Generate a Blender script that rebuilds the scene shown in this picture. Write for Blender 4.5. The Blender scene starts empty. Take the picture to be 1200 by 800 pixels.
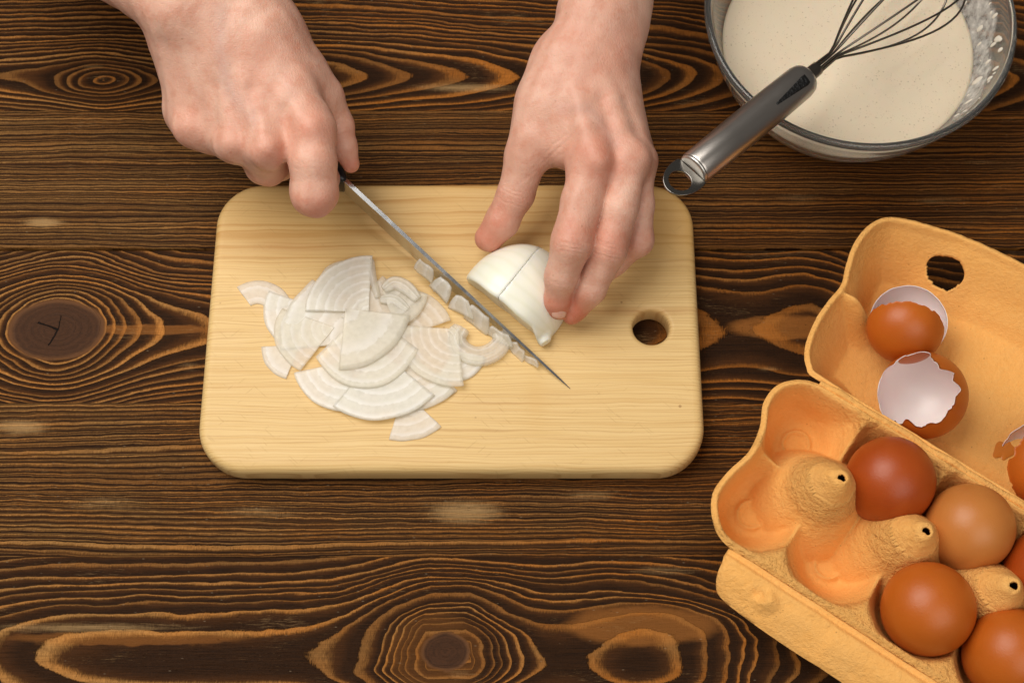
import bpy, bmesh, math, random
import numpy as np
from mathutils import Vector, Matrix

rng = random.Random(7)
MM = 0.001
# ------------------------------------------------------------------ camera
TILT = math.radians(21.9)
FPX, DIST = 1667.0, 760.0                      # focal length in photo pixels, distance in mm
CAM = np.array([0.0, -DIST * math.sin(TILT), DIST * math.cos(TILT)])
RX = np.array([1.0, 0, 0])
UP = np.array([0, math.cos(TILT), math.sin(TILT)])
FW = np.array([0, math.sin(TILT), -math.cos(TILT)])
scene = bpy.context.scene
cam_data = bpy.data.cameras.new("camera")
cam_data.lens = 50.0
cam_data.sensor_width = 36.0
cam_data.clip_start = 0.01
cam_data.clip_end = 50
cam_data.dof.use_dof = True
cam_data.dof.focus_distance = 0.700
cam_data.dof.aperture_fstop = 18.0
cam = bpy.data.objects.new("camera", cam_data)
cam.location = Vector(CAM * MM)
cam.rotation_euler = (TILT, 0, 0)
scene.collection.objects.link(cam)
scene.camera = cam
# ------------------------------------------------------------------ light
world = bpy.data.worlds.new("World")
scene.world = world
world.use_nodes = True
world.node_tree.nodes["Background"].inputs[0].default_value = (0.72, 0.66, 0.60, 1)
world.node_tree.nodes["Background"].inputs[1].default_value = 0.135


def area(name, loc, target, size, power, col, size_y=None):
    l = bpy.data.lights.new(name, 'AREA')
    l.shape = 'RECTANGLE'
    l.size = size
    l.size_y = size_y or size
    l.energy = power
    l.color = col
    o = bpy.data.objects.new(name, l)
    o.location = loc
    d = Vector(target) - Vector(loc)
    o.rotation_euler = d.to_track_quat('-Z', 'Y').to_euler()
    scene.collection.objects.link(o)
    return o


area("softbox_lamp", (-0.50, 0.24, 1.05), (-0.06, 0, 0), 0.95, 15.5, (1.0, 0.955, 0.895))
area("fill_lamp", (0.40, -0.80, 1.05), (0.05, -0.03, 0), 0.95, 6.2, (1.0, 0.95, 0.885))
vs = scene.view_settings
vs.view_transform = 'Standard'
vs.look = 'None'
vs.exposure = 0.03
vs.gamma = 1.0
vs.use_curve_mapping = False


# ------------------------------------------------------------------ helpers
def at(px, py, z=0.0):
    """point (mm) at height z seen at photo pixel px, py"""
    d = FW + RX * (px - 600) / FPX + UP * (400 - py) / FPX
    s = (z - CAM[2]) / d[2]
    return CAM + d * s


def rmm(p, rpx):
    return rpx * float((np.asarray(p) - CAM) @ FW) / FPX


def link(name, me, parent=None, mats=()):
    o = bpy.data.objects.new(name, me)
    scene.collection.objects.link(o)
    for m in mats:
        me.materials.append(m)
    if parent:
        o.parent = parent
    return o


def mesh(name, verts, faces, mats=(), parent=None, smooth=True, idx=None):
    me = bpy.data.meshes.new(name)
    v = np.asarray(verts, dtype=float) * MM
    me.from_pydata(v.tolist(), [], faces if isinstance(faces, list) else faces.tolist())
    me.update()
    if smooth:
        me.polygons.foreach_set('use_smooth', [True] * len(me.polygons))
    o = link(name, me, parent, mats)
    if idx is not None:
        me.polygons.foreach_set('material_index', idx)
    return o


def attr(o, name, vals):
    a = o.data.attributes.new(name, 'FLOAT', 'POINT')
    a.data.foreach_set('value', np.asarray(vals, dtype=np.float32))


def tag(o, label=None, cat=None, group=None, kind=None):
    if label: o['label'] = label
    if cat: o['category'] = cat
    if group: o['group'] = group
    if kind: o['kind'] = kind
    return o


def empty(name, loc, label, cat, group=None):
    o = bpy.data.objects.new(name, None)
    o.empty_display_size = 0.01
    scene.collection.objects.link(o)
    o.location = Vector(loc) * MM
    return tag(o, label, cat, group)


def reparent(o, par):
    """child keeps its world place under an empty that only has a location"""
    o.parent = par
    o.location = Vector(o.location) - par.location


def lathe(profile, n=64, close=False):
    """profile: list of (r, z); returns verts, faces"""
    vs_, fs = [], []
    m = len(profile)
    for j in range(n):
        a = 2 * math.pi * j / n
        for r, z in profile:
            vs_.append((r * math.cos(a), r * math.sin(a), z))
    for j in range(n):
        k = (j + 1) % n
        for i in range(m - 1 if not close else m):
            i2 = (i + 1) % m
            fs.append((j * m + i, k * m + i, k * m + i2, j * m + i2))
    return np.array(vs_), fs


def tube(pts, r, n=8, caps=True):
    pts = [np.asarray(p, float) for p in pts]
    rs = r if hasattr(r, '__len__') else [r] * len(pts)
    V, F = [], []
    prev = None
    for i, p in enumerate(pts):
        t = pts[min(i + 1, len(pts) - 1)] - pts[max(i - 1, 0)]
        t = t / (np.linalg.norm(t) + 1e-9)
        ref = prev if prev is not None else (np.array([0, 0, 1.0]) if abs(t[2]) < .9 else np.array([1.0, 0, 0]))
        b = ref - t * (ref @ t)
        b /= np.linalg.norm(b)
        prev = b
        c = np.cross(t, b)
        for k in range(n):
            a = 2 * math.pi * k / n
            V.append(p + rs[i] * (math.cos(a) * b + math.sin(a) * c))
    for i in range(len(pts) - 1):
        for k in range(n):
            k2 = (k + 1) % n
            F.append((i * n + k, i * n + k2, (i + 1) * n + k2, (i + 1) * n + k))
    if caps:
        F.append(tuple(range(n))[::-1])
        F.append(tuple((len(pts) - 1) * n + k for k in range(n)))
    return V, F


def merge(parts):
    V, F = [], []
    for v, f in parts:
        o = len(V)
        V.extend([tuple(x) for x in v])
        F.extend([tuple(i + o for i in q) for q in f])
    return V, F


# ------------------------------------------------------------------ node expressions
class X:
    """a float socket (or number) in a node tree, with arithmetic"""
    nt = None

    def __init__(s, v): s.v = v

    def op(a, kind, b=None, c=None, clamp=False):
        n = X.nt.nodes.new('ShaderNodeMath')
        n.operation = kind
        n.use_clamp = clamp
        for i, q in enumerate((a, b, c)):
            if q is None: continue
            q = q.v if isinstance(q, X) else q
            if isinstance(q, (int, float)): n.inputs[i].default_value = q
            else: X.nt.links.new(q, n.inputs[i])
        return X(n.outputs[0])

    def __add__(a, b): return a.op('ADD', b)
    __radd__ = __add__
    def __sub__(a, b): return a.op('SUBTRACT', b)
    def __rsub__(a, b): return X(float(b)).op('SUBTRACT', a)
    def __mul__(a, b): return a.op('MULTIPLY', b)
    __rmul__ = __mul__
    def __truediv__(a, b): return a.op('DIVIDE', b)
    def __rtruediv__(a, b): return X(float(b)).op('DIVIDE', a)
    def __neg__(a): return a.op('MULTIPLY', -1.0)
    def sqrt(a): return a.op('SQRT')
    def exp(a): return a.op('EXPONENT')
    def abs(a): return a.op('ABSOLUTE')
    def floor(a): return a.op('FLOOR')
    def frac(a): return a.op('FRACT')
    def max(a, b): return a.op('MAXIMUM', b)
    def min(a, b): return a.op('MINIMUM', b)
    def sat(a): return a.op('ADD', 0.0, clamp=True)
    def pow(a, b): return a.op('POWER', b)
    def sin(a): return a.op('SINE')

    def step(a, lo, hi):
        n = X.nt.nodes.new('ShaderNodeMapRange')
        n.interpolation_type = 'SMOOTHSTEP'
        for k, q in ((0, a), (1, lo), (2, hi)):
            q = q.v if isinstance(q, X) else q
            if isinstance(q, (int, float)): n.inputs[k].default_value = q
            else: X.nt.links.new(q, n.inputs[k])
        return X(n.outputs[0])


def vec(x, y, z=0.0):
    n = X.nt.nodes.new('ShaderNodeCombineXYZ')
    for i, q in enumerate((x, y, z)):
        q = q.v if isinstance(q, X) else q
        if isinstance(q, (int, float)): n.inputs[i].default_value = q
        else: X.nt.links.new(q, n.inputs[i])
    return n.outputs[0]


def noise(v, scale=1.0, detail=2.0, rough=0.5):
    n = X.nt.nodes.new('ShaderNodeTexNoise')
    X.nt.links.new(v, n.inputs['Vector'])
    n.inputs['Scale'].default_value = scale
    n.inputs['Detail'].default_value = detail
    n.inputs['Roughness'].default_value = rough
    return X(n.outputs[0])


def white(x):
    n = X.nt.nodes.new('ShaderNodeTexWhiteNoise')
    n.noise_dimensions = '1D'
    X.nt.links.new(x.v, n.inputs['W'])
    return X(n.outputs[0])


def voro(v, scale, feature='F1'):
    n = X.nt.nodes.new('ShaderNodeTexVoronoi')
    n.feature = feature
    X.nt.links.new(v, n.inputs['Vector'])
    n.inputs['Scale'].default_value = scale
    return X(n.outputs[0])


def mixc(f, a, b):
    n = X.nt.nodes.new('ShaderNodeMix')
    n.data_type = 'RGBA'
    f = f.v if isinstance(f, X) else f
    if isinstance(f, (int, float)): n.inputs[0].default_value = f
    else: X.nt.links.new(f, n.inputs[0])
    for i, q in ((6, a), (7, b)):
        if isinstance(q, tuple): n.inputs[i].default_value = (*q, 1)
        else: X.nt.links.new(q, n.inputs[i])
    return n.outputs[2]


def attrx(name):
    n = X.nt.nodes.new('ShaderNodeAttribute')
    n.attribute_name = name
    return X(n.outputs['Fac'])


def material(name, **kw):
    m = bpy.data.materials.new(name)
    m.use_nodes = True
    X.nt = m.node_tree
    b = m.node_tree.nodes['Principled BSDF']
    for k, q in kw.items():
        k = k.replace('_', ' ')
        b.inputs[k].default_value = (*q, 1) if isinstance(q, tuple) and len(q) == 3 and 'Color' in k else q
    return m, b


def coords(kind='Object', s=1000.0):
    n = X.nt.nodes.new('ShaderNodeTexCoord')
    sx = X.nt.nodes.new('ShaderNodeSeparateXYZ')
    X.nt.links.new(n.outputs[kind], sx.inputs[0])
    return [X(sx.outputs[i]) * s for i in range(3)]


def wcoords():
    n = X.nt.nodes.new('ShaderNodeNewGeometry')
    sx = X.nt.nodes.new('ShaderNodeSeparateXYZ')
    X.nt.links.new(n.outputs['Position'], sx.inputs[0])
    return [X(sx.outputs[i]) * 1000.0 for i in range(3)]


def setc(b, sock, q):
    q = q.v if isinstance(q, X) else q
    X.nt.links.new(q, b.inputs[sock])


def bump(b, h, dist_mm, strength=1.0):
    n = X.nt.nodes.new('ShaderNodeBump')
    n.inputs['Strength'].default_value = strength
    n.inputs['Distance'].default_value = dist_mm * MM
    X.nt.links.new(h.v, n.inputs['Height'])
    X.nt.links.new(n.outputs[0], b.inputs['Normal'])


# ------------------------------------------------------------------ table planks
def plank_material(name, y0, s, H, knots, worn, seed, wav=1.0, warm=0.0, fine=0.0, solid=None, lw=1.0, tints=(), cracks=True):
    """growth rings: distance from the pith line y0, dipping towards the surface at every knot"""
    m, b = material(name)
    x, y, z = coords()
    big = noise(vec(x * 0.006 + seed, y * 0.02, seed), 1, 2) - 0.5
    mid = noise(vec(x * 0.018 + seed, y * 0.05, seed + 3.0), 1, 2) - 0.5
    sml = noise(vec(x * 0.09, y * 0.30, seed), 1, 3) - 0.5
    tick = noise(vec(x * 1.9 + sml * 5.0, y * 0.30, seed), 1, 3, 0.65)  # cross scratches of the brush
    X1 = x + mid * 14.0 * wav
    Y1 = y + big * 16.0 * wav + mid * 5.5 * wav + sml * 1.5
    dy = Y1 - y0
    h2 = X(1.0)
    first = True
    for kx, ky, ax, amp in knots:
        e = (((X1 - kx) / ax).pow(2.0) * -1.0).exp() * amp
        h2 = (X(1.0).op('SUBTRACT', e)) if first else h2 - e
        first = False
    if not first:
        h2 = h2.max(0.0) * (H * H) + ((X1 - knots[0][0]) * (0.17 if H > 34 else 0.12)).pow(2.0)
        r = (dy * dy + h2).sqrt()
    else:
        r = dy + 300.0
    dens = noise(vec(x * 0.002, r * 0.05, seed + 9.0), 1, 2)
    F = r / s + (dens - 0.5) * 5.0 + (tick - 0.5) * 0.22 + sml * 0.12
    k = F.floor()
    t = F.frac()
    w1 = white(k)
    w2 = white(k + 37.3)
    lo = 0.74 - w1 * 0.26 * lw
    line = t.step(lo - 0.06, lo + 0.20) * (1.0 - t.step(0.95, 1.0))
    line = line * (0.40 + w2 * 0.60)
    fib = noise(vec(x * 0.05, y * 3.2, seed), 1, 4, 0.65)          # long fibres
    grit = noise(vec(x * 0.9, y * 3.0, seed + 2.0), 1, 3, 0.7)
    patch = noise(vec(x * 0.022, y * 0.07, seed + 5.0), 1, 2)
    wear = X(0.0) + 0.0
    for wx, wy, ax, ay, amp in worn:
        q = ((x - wx) / ax).pow(2.0) + ((y - wy) / ay).pow(2.0)
        wear = wear + (q * -1.0).exp() * amp
    wn = noise(vec(x * 0.16, y * 2.0, seed + 1.0), 1, 4, 0.75)
    wl_ = noise(vec(x * 0.055, y * 1.5, seed + 6.0), 1, 4, 0.7)
    wear = (wear * 1.3 + wl_ * 1.3 + wn * .5 + tick * 0.5).step(1.50, 2.50) * 0.62 * (0.55 + fib * .6)
    scuff = (wn * 0.8 + patch * 0.55 + grit * .15).step(0.86, 1.02) * 0.55
    line_n = (line * (0.05 + tick * 1.5) * (0.35 + fib * 1.15) * (0.50 + patch * 0.85)).sat()
    if fine > 0:
        F2 = (dy + 200.0) / 1.45 + (dens - 0.5) * 6.0 + (tick - 0.5) * 0.35
        t2 = F2.frac()
        l2 = t2.step(0.50, 0.78) * (1.0 - t2.step(0.92, 1.0)) * (0.25 + white(F2.floor()) * 0.75)
        line_n = (line_n.max(l2 * fine * (0.25 + tick * 1.1) * (0.35 + fib * 1.0))).sat()
    dark = mixc((fib * 1.5 + grit * .8 - 0.75).sat(), (0.0050, 0.0022, 0.0009), (0.058, 0.0215, 0.0058))
    tone = mixc((patch * 1.8 - 0.4 + warm + x * 0.0016).sat(), (0.58, 0.29, 0.085), (0.52, 0.175, 0.024))  # lines tan at left, orange at right: the left sheen put into the colour
    c = dark
    halo = (t.step(0.25, lo) * (1.0 - t.step(0.9, 1.0)) * (0.14 + warm * 0.5) * (0.3 + fib)).sat()
    c = mixc(halo, c, (0.20, 0.068, 0.015))
    for wx, wy, ax, ay, amp in tints:
        q = ((x - wx) / ax).pow(2.0) + ((y - wy + sml * 4.0) / ay).pow(2.0)
        tq = ((1.0 - q.step(0.6, 1.25)) * amp * (0.35 + fib * .6 + grit * .5)).sat()
        c = mixc(tq, c, (0.34, 0.125, 0.026))
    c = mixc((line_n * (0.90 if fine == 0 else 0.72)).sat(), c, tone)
    c = mixc((wear + scuff * 0.5).sat(), c, (0.52, 0.32, 0.135))
    flk = voro(vec(x * 0.10, y * 0.28, seed), 1.0).step(0.03, 0.09)
    c = mixc(((1.0 - flk) * grit * 0.5).sat(), c, (0.42, 0.33, 0.21))
    pits = noise(vec(x * 0.35, y * 1.8, seed + 8.0), 1, 3, 0.7).step(0.66, 0.74)
    c = mixc((pits * 0.75).sat(), c, (0.008, 0.004, 0.002))
    height = line * 1.0 + fib * 0.9 + tick * 0.35 + t * 0.5 + grit * 0.3 - pits * .5
    if solid:
        sx_, sy_, rx_, ry_ = solid
        q = (((x - sx_) / rx_).pow(2.0) + ((y - sy_ + sml * 3.0) / ry_).pow(2.0)).sqrt() + mid * 0.25
        inside = 1.0 - q.step(0.93, 1.04)
        ring = q.step(0.80, 0.97) * (1.0 - q.step(0.97, 1.05))
        rad = noise(vec(q * 9.0, sml * 2.0, seed), 1, 3)
        kc = mixc((rad * .8 + grit * .9 - .4).sat(), (0.018, 0.008, 0.004), (0.095, 0.038, 0.015))
        c = mixc(inside, c, kc)
        c = mixc(ring * 0.45, c, (0.20, 0.085, 0.030))

        def seg(x0, y0_, x1, y1, w):
            L2 = (x1 - x0) ** 2 + (y1 - y0_) ** 2
            jx, jy = x + sml * 2.2, y + mid * 2.0 + sml * 1.5
            tt = (((jx - x0) * (x1 - x0) + (jy - y0_) * (y1 - y0_)) / L2).sat()
            ddx = jx - x0 - tt * (x1 - x0)
            ddy = jy - y0_ - tt * (y1 - y0_)
            return 1.0 - ((ddx * ddx + ddy * ddy).sqrt() / (w * 1.0)).step(0.5, 1.0)
        ck = seg(sx_ - 10, sy_ + 4, sx_ + 1, sy_, 0.6).max(seg(sx_ + 1, sy_, sx_ - 3, sy_ - 9, 0.5)).max(
            seg(sx_ + 1, sy_, sx_ + 1.5, sy_ + 8, 0.3))
        if not cracks: ck = ck * 0.0
        c = mixc(ck, c, (0.004, 0.002, 0.001))
        height = height * (1.0 - inside * 0.7) - ck * 1.5 + ring * 0.4
    setc(b, 'Base Color', c)
    b.inputs['Specular IOR Level'].default_value = 0.09
    setc(b, 'Roughness', (0.52 - line * 0.08 + tick * 0.16).sat())
    bump(b, height, 0.36, 1.0)
    return m


def P2(px, py): return at(px, py, 0)[:2]


kA = P2(120, 85); kA2 = P2(-260, 60)
kC = P2(66, 386); kC2 = P2(905, 432)
kE = P2(522, 765); kE2 = P2(760, 735); kE3 = P2(-40, 745)
mats_plank = {}
edges_y = [-361, -280, -198.5, -116.8, -34.8, 54.5, 141.9, 229, 312, 395]


def wpt(px, py, ax, ay, amp):
    p = P2(px, py)
    return (p[0], p[1], ax, ay, amp)


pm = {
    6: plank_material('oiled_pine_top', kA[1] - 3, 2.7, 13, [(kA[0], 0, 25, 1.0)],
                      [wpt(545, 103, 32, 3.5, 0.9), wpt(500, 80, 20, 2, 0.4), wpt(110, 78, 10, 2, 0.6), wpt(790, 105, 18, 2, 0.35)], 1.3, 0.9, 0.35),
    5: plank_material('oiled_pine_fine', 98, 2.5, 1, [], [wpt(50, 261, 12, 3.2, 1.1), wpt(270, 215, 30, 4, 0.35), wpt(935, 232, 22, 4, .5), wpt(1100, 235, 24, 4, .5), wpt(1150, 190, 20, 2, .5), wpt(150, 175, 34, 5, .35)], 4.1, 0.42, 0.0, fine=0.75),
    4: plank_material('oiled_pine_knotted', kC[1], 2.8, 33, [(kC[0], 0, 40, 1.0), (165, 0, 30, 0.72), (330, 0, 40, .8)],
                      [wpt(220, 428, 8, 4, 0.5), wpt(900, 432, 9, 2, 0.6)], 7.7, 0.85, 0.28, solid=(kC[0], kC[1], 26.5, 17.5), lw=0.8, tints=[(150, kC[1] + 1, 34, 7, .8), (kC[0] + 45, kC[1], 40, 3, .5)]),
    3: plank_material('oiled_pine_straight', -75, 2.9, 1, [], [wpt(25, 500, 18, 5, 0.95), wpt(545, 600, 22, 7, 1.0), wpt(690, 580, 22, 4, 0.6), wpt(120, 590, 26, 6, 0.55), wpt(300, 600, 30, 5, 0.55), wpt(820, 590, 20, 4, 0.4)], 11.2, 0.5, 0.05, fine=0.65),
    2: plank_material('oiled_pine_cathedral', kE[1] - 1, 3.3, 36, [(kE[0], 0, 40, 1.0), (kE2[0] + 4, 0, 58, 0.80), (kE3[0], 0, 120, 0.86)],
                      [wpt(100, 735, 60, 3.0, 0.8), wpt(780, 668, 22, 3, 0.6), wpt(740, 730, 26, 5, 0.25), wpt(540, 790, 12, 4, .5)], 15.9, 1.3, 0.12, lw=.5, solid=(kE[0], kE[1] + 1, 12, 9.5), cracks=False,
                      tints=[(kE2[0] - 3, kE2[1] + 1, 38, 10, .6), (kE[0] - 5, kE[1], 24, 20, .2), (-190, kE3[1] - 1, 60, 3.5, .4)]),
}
slab_v = [(-760, -361, -40), (760, -361, -40), (760, 395, -40), (-760, 395, -40),
          (-760, -361, -22.2), (760, -361, -22.2), (760, 395, -22.2), (-760, 395, -22.2)]
slab_f = [(3, 2, 1, 0), (4, 5, 6, 7), (0, 1, 5, 4), (1, 2, 6, 5), (2, 3, 7, 6), (3, 0, 4, 7)]
m_under, _ = material('dark_underside_wood', Base_Color=(0.03, 0.018, 0.01), Roughness=0.8)
tabletop = mesh('tabletop', slab_v, slab_f, [m_under], smooth=False)
tag(tabletop, 'dark brown brushed pine plank tabletop under everything', None, None, 'structure')


def plank(i, mat):
    ya, yb = edges_y[i], edges_y[i + 1]
    r = random.Random(100 + i)
    n = 420
    xs = np.linspace(-760, 760, n)

    def wob(seed, amp):
        q = random.Random(seed)
        ph = [q.uniform(0, 6.28) for _ in range(5)]
        return amp * (np.sin(xs * .021 + ph[0]) + .6 * np.sin(xs * .083 + ph[1]) + .45 * np.sin(xs * .31 + ph[2]) + .35 * np.sin(xs * .77 + ph[3]) + .25 * np.sin(xs * 1.3 + ph[4]))
    gap_lo = 0.42 if edges_y[i] == 54.5 else 0.012
    gap_hi = 0.42 if edges_y[i + 1] == 54.5 else 0.012
    lo = ya + gap_lo + np.abs(wob(i * 2 + 1, 0.22 if gap_lo > .2 else 0.01))
    hi = yb - gap_hi - np.abs(wob(i * 2 + 2, 0.22 if gap_hi > .2 else 0.01))
    zt = -0.04 * r.random(); bl = 0.35 if gap_lo > .2 else 0.05; bh = 0.35 if gap_hi > .2 else 0.05
    rows = [(lo, -22 + 0 * xs), (lo, zt - 2 * bl + 0 * xs), (lo + bl, zt - bl * .35 + 0 * xs), (lo + bl * 2.6, zt + 0 * xs)]
    for f in (0.25, 0.5, 0.75):
        rows.append((lo + (hi - lo) * f, zt + 0 * xs))
    rows += [(hi - bh * 2.6, zt + 0 * xs), (hi - bh, zt - bh * .35 + 0 * xs), (hi, zt - 2 * bh + 0 * xs), (hi, -22 + 0 * xs)]
    V = np.concatenate([np.stack([xs, a, b_], 1) for a, b_ in rows])
    F = [(j * n + k, j * n + k + 1, (j + 1) * n + k + 1, (j + 1) * n + k) for j in range(len(rows) - 1) for k in range(n - 1)]
    F += [((len(rows) - 1) * n + k, (len(rows) - 1) * n + k + 1, k + 1, k) for k in range(n - 1)]
    F += [tuple(j * n for j in range(len(rows))), tuple(j * n + n - 1 for j in reversed(range(len(rows))))]
    o = mesh('plank', V, F, [mat], tabletop)
    return o


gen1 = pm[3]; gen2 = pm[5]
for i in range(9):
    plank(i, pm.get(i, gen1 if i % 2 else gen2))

# ------------------------------------------------------------------ cutting board
m_board, b = material('pale_maple_board')
x, y, z = coords()
w = noise(vec(x * 0.012, y * 0.05, 2.0), 1, 3) - 0.5
yy = y + w * 7.0
fineb = noise(vec(x * 0.02, yy * 0.9, z * 0.9), 1, 3, 0.6)
band = noise(vec(x * 0.004, yy * 0.16, 1.0), 1, 2)
fleck = noise(vec(x * 0.25, y * 3.5, 5.0), 1, 2)
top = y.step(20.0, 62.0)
lines = ((yy * 0.55 + band * 3.5).frac()).step(0.70, 0.95) * (1.0 - (yy * 0.55 + band * 3.5).frac().step(0.95, 1.0))
wide = ((yy * 0.14 + band * 2.2).frac()).step(0.55, 0.92) * (1.0 - (yy * 0.14 + band * 2.2).frac().step(0.92, 1.0))
c = mixc((fineb * 1.3 - 0.15).sat(), (0.79, 0.57, 0.265), (0.66, 0.425, 0.155))
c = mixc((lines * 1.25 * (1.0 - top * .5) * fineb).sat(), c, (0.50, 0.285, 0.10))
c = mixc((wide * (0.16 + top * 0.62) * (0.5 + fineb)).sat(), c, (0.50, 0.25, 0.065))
c = mixc((top * (0.34 + x.step(0.0, 95.0) * .30)).sat(), c, (0.66, 0.37, 0.105))  # warm upper zone; right end deeper honey, its shade put into the colour
c = mixc((fleck.step(0.60, 0.8) * 0.18).sat(), c, (0.58, 0.36, 0.15))
stain = ((((x + 118.0) / 34.0).pow(2.0) + ((y - 49.0 + w * 8.0) / 4.5).pow(2.0)) * -1.0).exp()
c = mixc((stain * 0.5 * (0.3 + fineb)).sat(), c, (0.50, 0.235, 0.07))
stain2 = ((((x - 62.0) / 40.0).pow(2.0) + ((y - 10.5 + w * 9.0) / 2.2).pow(2.0)) * -1.0).exp()
c = mixc((stain2 * 0.45).sat(), c, (0.52, 0.27, 0.09))
stain3 = ((((x - 12.0) / 6.0).pow(2.0) + ((y + 38.0) / 16.0).pow(2.0)) * -1.0).exp()
c = mixc((stain3 * 0.25).sat(), c, (0.62, 0.36, 0.10))
seam = ((y - 40.8).abs()).step(0.12, 0.35)
c = mixc(((1.0 - seam) * 0.35 * x.step(20.0, 40.0)), c, (0.40, 0.22, 0.08))
speck = voro(vec(x * 0.05, y * 0.05, 0.0), 1.0).step(0.03, 0.05)
c = mixc(((1.0 - speck) * 0.6), c, (0.28, 0.13, 0.04))
ca_, sa_ = math.cos(.75), math.sin(.75)
scr = noise(vec((x * ca_ - y * sa_) * 0.05, (x * sa_ + y * ca_) * 2.6, 3.0), 1, 2, .5)
scr2 = noise(vec((x * ca_ + y * sa_) * 0.06, (x * sa_ - y * ca_) * 2.9, 7.0), 1, 2, .5)
cuts = scr.step(.70, .74).max(scr2.step(.72, .76))
c = mixc((cuts * 0.45).sat(), c, (0.42, 0.24, 0.09))
wetp = noise(vec(x * 0.05, y * 0.06, 4.0), 1, 3).step(.52, .60) * ((((x + 50.0) / 80.0).pow(2.0) + ((y + 5.0) / 45.0).pow(2.0)) * -1.0).exp()
c = mixc((wetp * 0.30).sat(), c, (0.60, 0.37, 0.13))
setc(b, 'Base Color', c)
setc(b, 'Roughness', (0.46 + fineb * 0.16 - wetp * .22).sat())
b.inputs['Specular IOR Level'].default_value = 0.4
bump(b, fineb * 0.6 + fleck * 0.3 - cuts * 1.2, 0.08, 0.8)
BX0, BX1, BY0, BY1, BZ = -160.4, 98.4, -77.0, 87.2, 16.0


def rrect(inset, rad, n=14):
    r = max(rad - inset, 1.0)
    pts = []
    for cx, cy, a0 in ((BX1 - inset - r, BY1 - inset - r, 0), (BX0 + inset + r, BY1 - inset - r, 90),
                       (BX0 + inset + r, BY0 + inset + r, 180), (BX1 - inset - r, BY0 + inset + r, 270)):
        for k in range(n + 1):
            a = math.radians(a0 + 90 * k / n)
            pts.append((cx + r * math.cos(a), cy + r * math.sin(a)))
    return pts


bm = bmesh.new()
rings = []
prof = [(2.6, 0.6), (1.0, 1.4), (0.2, 3.0), (0, 5.0), (0, 11.0), (0.35, 12.8), (1.2, 14.4), (2.4, 15.4), (3.8, 15.85), (5.4, 16.0)]
for ins, zz in prof:
    rings.append([bm.verts.new((p[0], p[1], zz)) for p in rrect(ins, 25.0)])
for a, c_ in zip(rings, rings[1:]):
    n = len(a)
    for k in range(n):
        bm.faces.new((a[k], a[(k + 1) % n], c_[(k + 1) % n], c_[k]))
HX, HY = 73.0, 2.0
hr = []
for rr, zz in [(12.2, 16.0), (11.0, 15.7), (10.2, 15.0), (9.7, 13.8), (9.5, 12.0), (9.5, 4.0), (9.9, 2.0), (11, 0.6)]:
    hr.append([bm.verts.new((HX + rr * math.cos(2 * math.pi * k / 48), HY + rr * math.sin(2 * math.pi * k / 48), zz)) for k in range(48)])
for a, c_ in zip(hr, hr[1:]):
    for k in range(48):
        bm.faces.new((a[k], a[(k + 1) % 48], c_[(k + 1) % 48], c_[k]))
for ra, rb in ((rings[-1], hr[0]), (rings[0], hr[-1])):
    es = []
    for loop in (ra, rb):
        for k in range(len(loop)):
            e = bm.edges.get((loop[k], loop[(k + 1) % len(loop)]))
            es.append(e)
    bmesh.ops.triangle_fill(bm, use_beauty=True, edges=es)
bmesh.ops.recalc_face_normals(bm, faces=bm.faces)
for v in bm.verts: v.co *= MM
me = bpy.data.meshes.new('cutting_board')
bm.to_mesh(me); bm.free()
me.polygons.foreach_set('use_smooth', [abs(p.normal.z) < 0.999 for p in me.polygons])
board = link('cutting_board', me, None, [m_board])
tag(board, 'pale wooden cutting board with rounded corners and a round hanging hole', 'cutting board')


# ------------------------------------------------------------------ signed distance modelling
def smin(a, b_, k):
    h = np.maximum(k - np.abs(a - b_), 0) / k
    return np.minimum(a, b_) - h * h * k * 0.25


def cap(p, a, b_, ra, rb):
    a = np.asarray(a, np.float32); b_ = np.asarray(b_, np.float32)
    ba = b_ - a
    pa = p - a
    h = np.clip(pa @ ba / max(float(ba @ ba), 1e-6), 0, 1)
    return np.sqrt(((pa - h[:, None] * ba) ** 2).sum(1)) - (ra + (rb - ra) * h)


def chain(p, pts, k=2.0):
    """pts: list of (point, radius)"""
    d = None
    for (a, ra), (b_, rb) in zip(pts, pts[1:]):
        q = cap(p, a, b_, ra, rb)
        d = q if d is None else smin(d, q, k)
    return d


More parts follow.
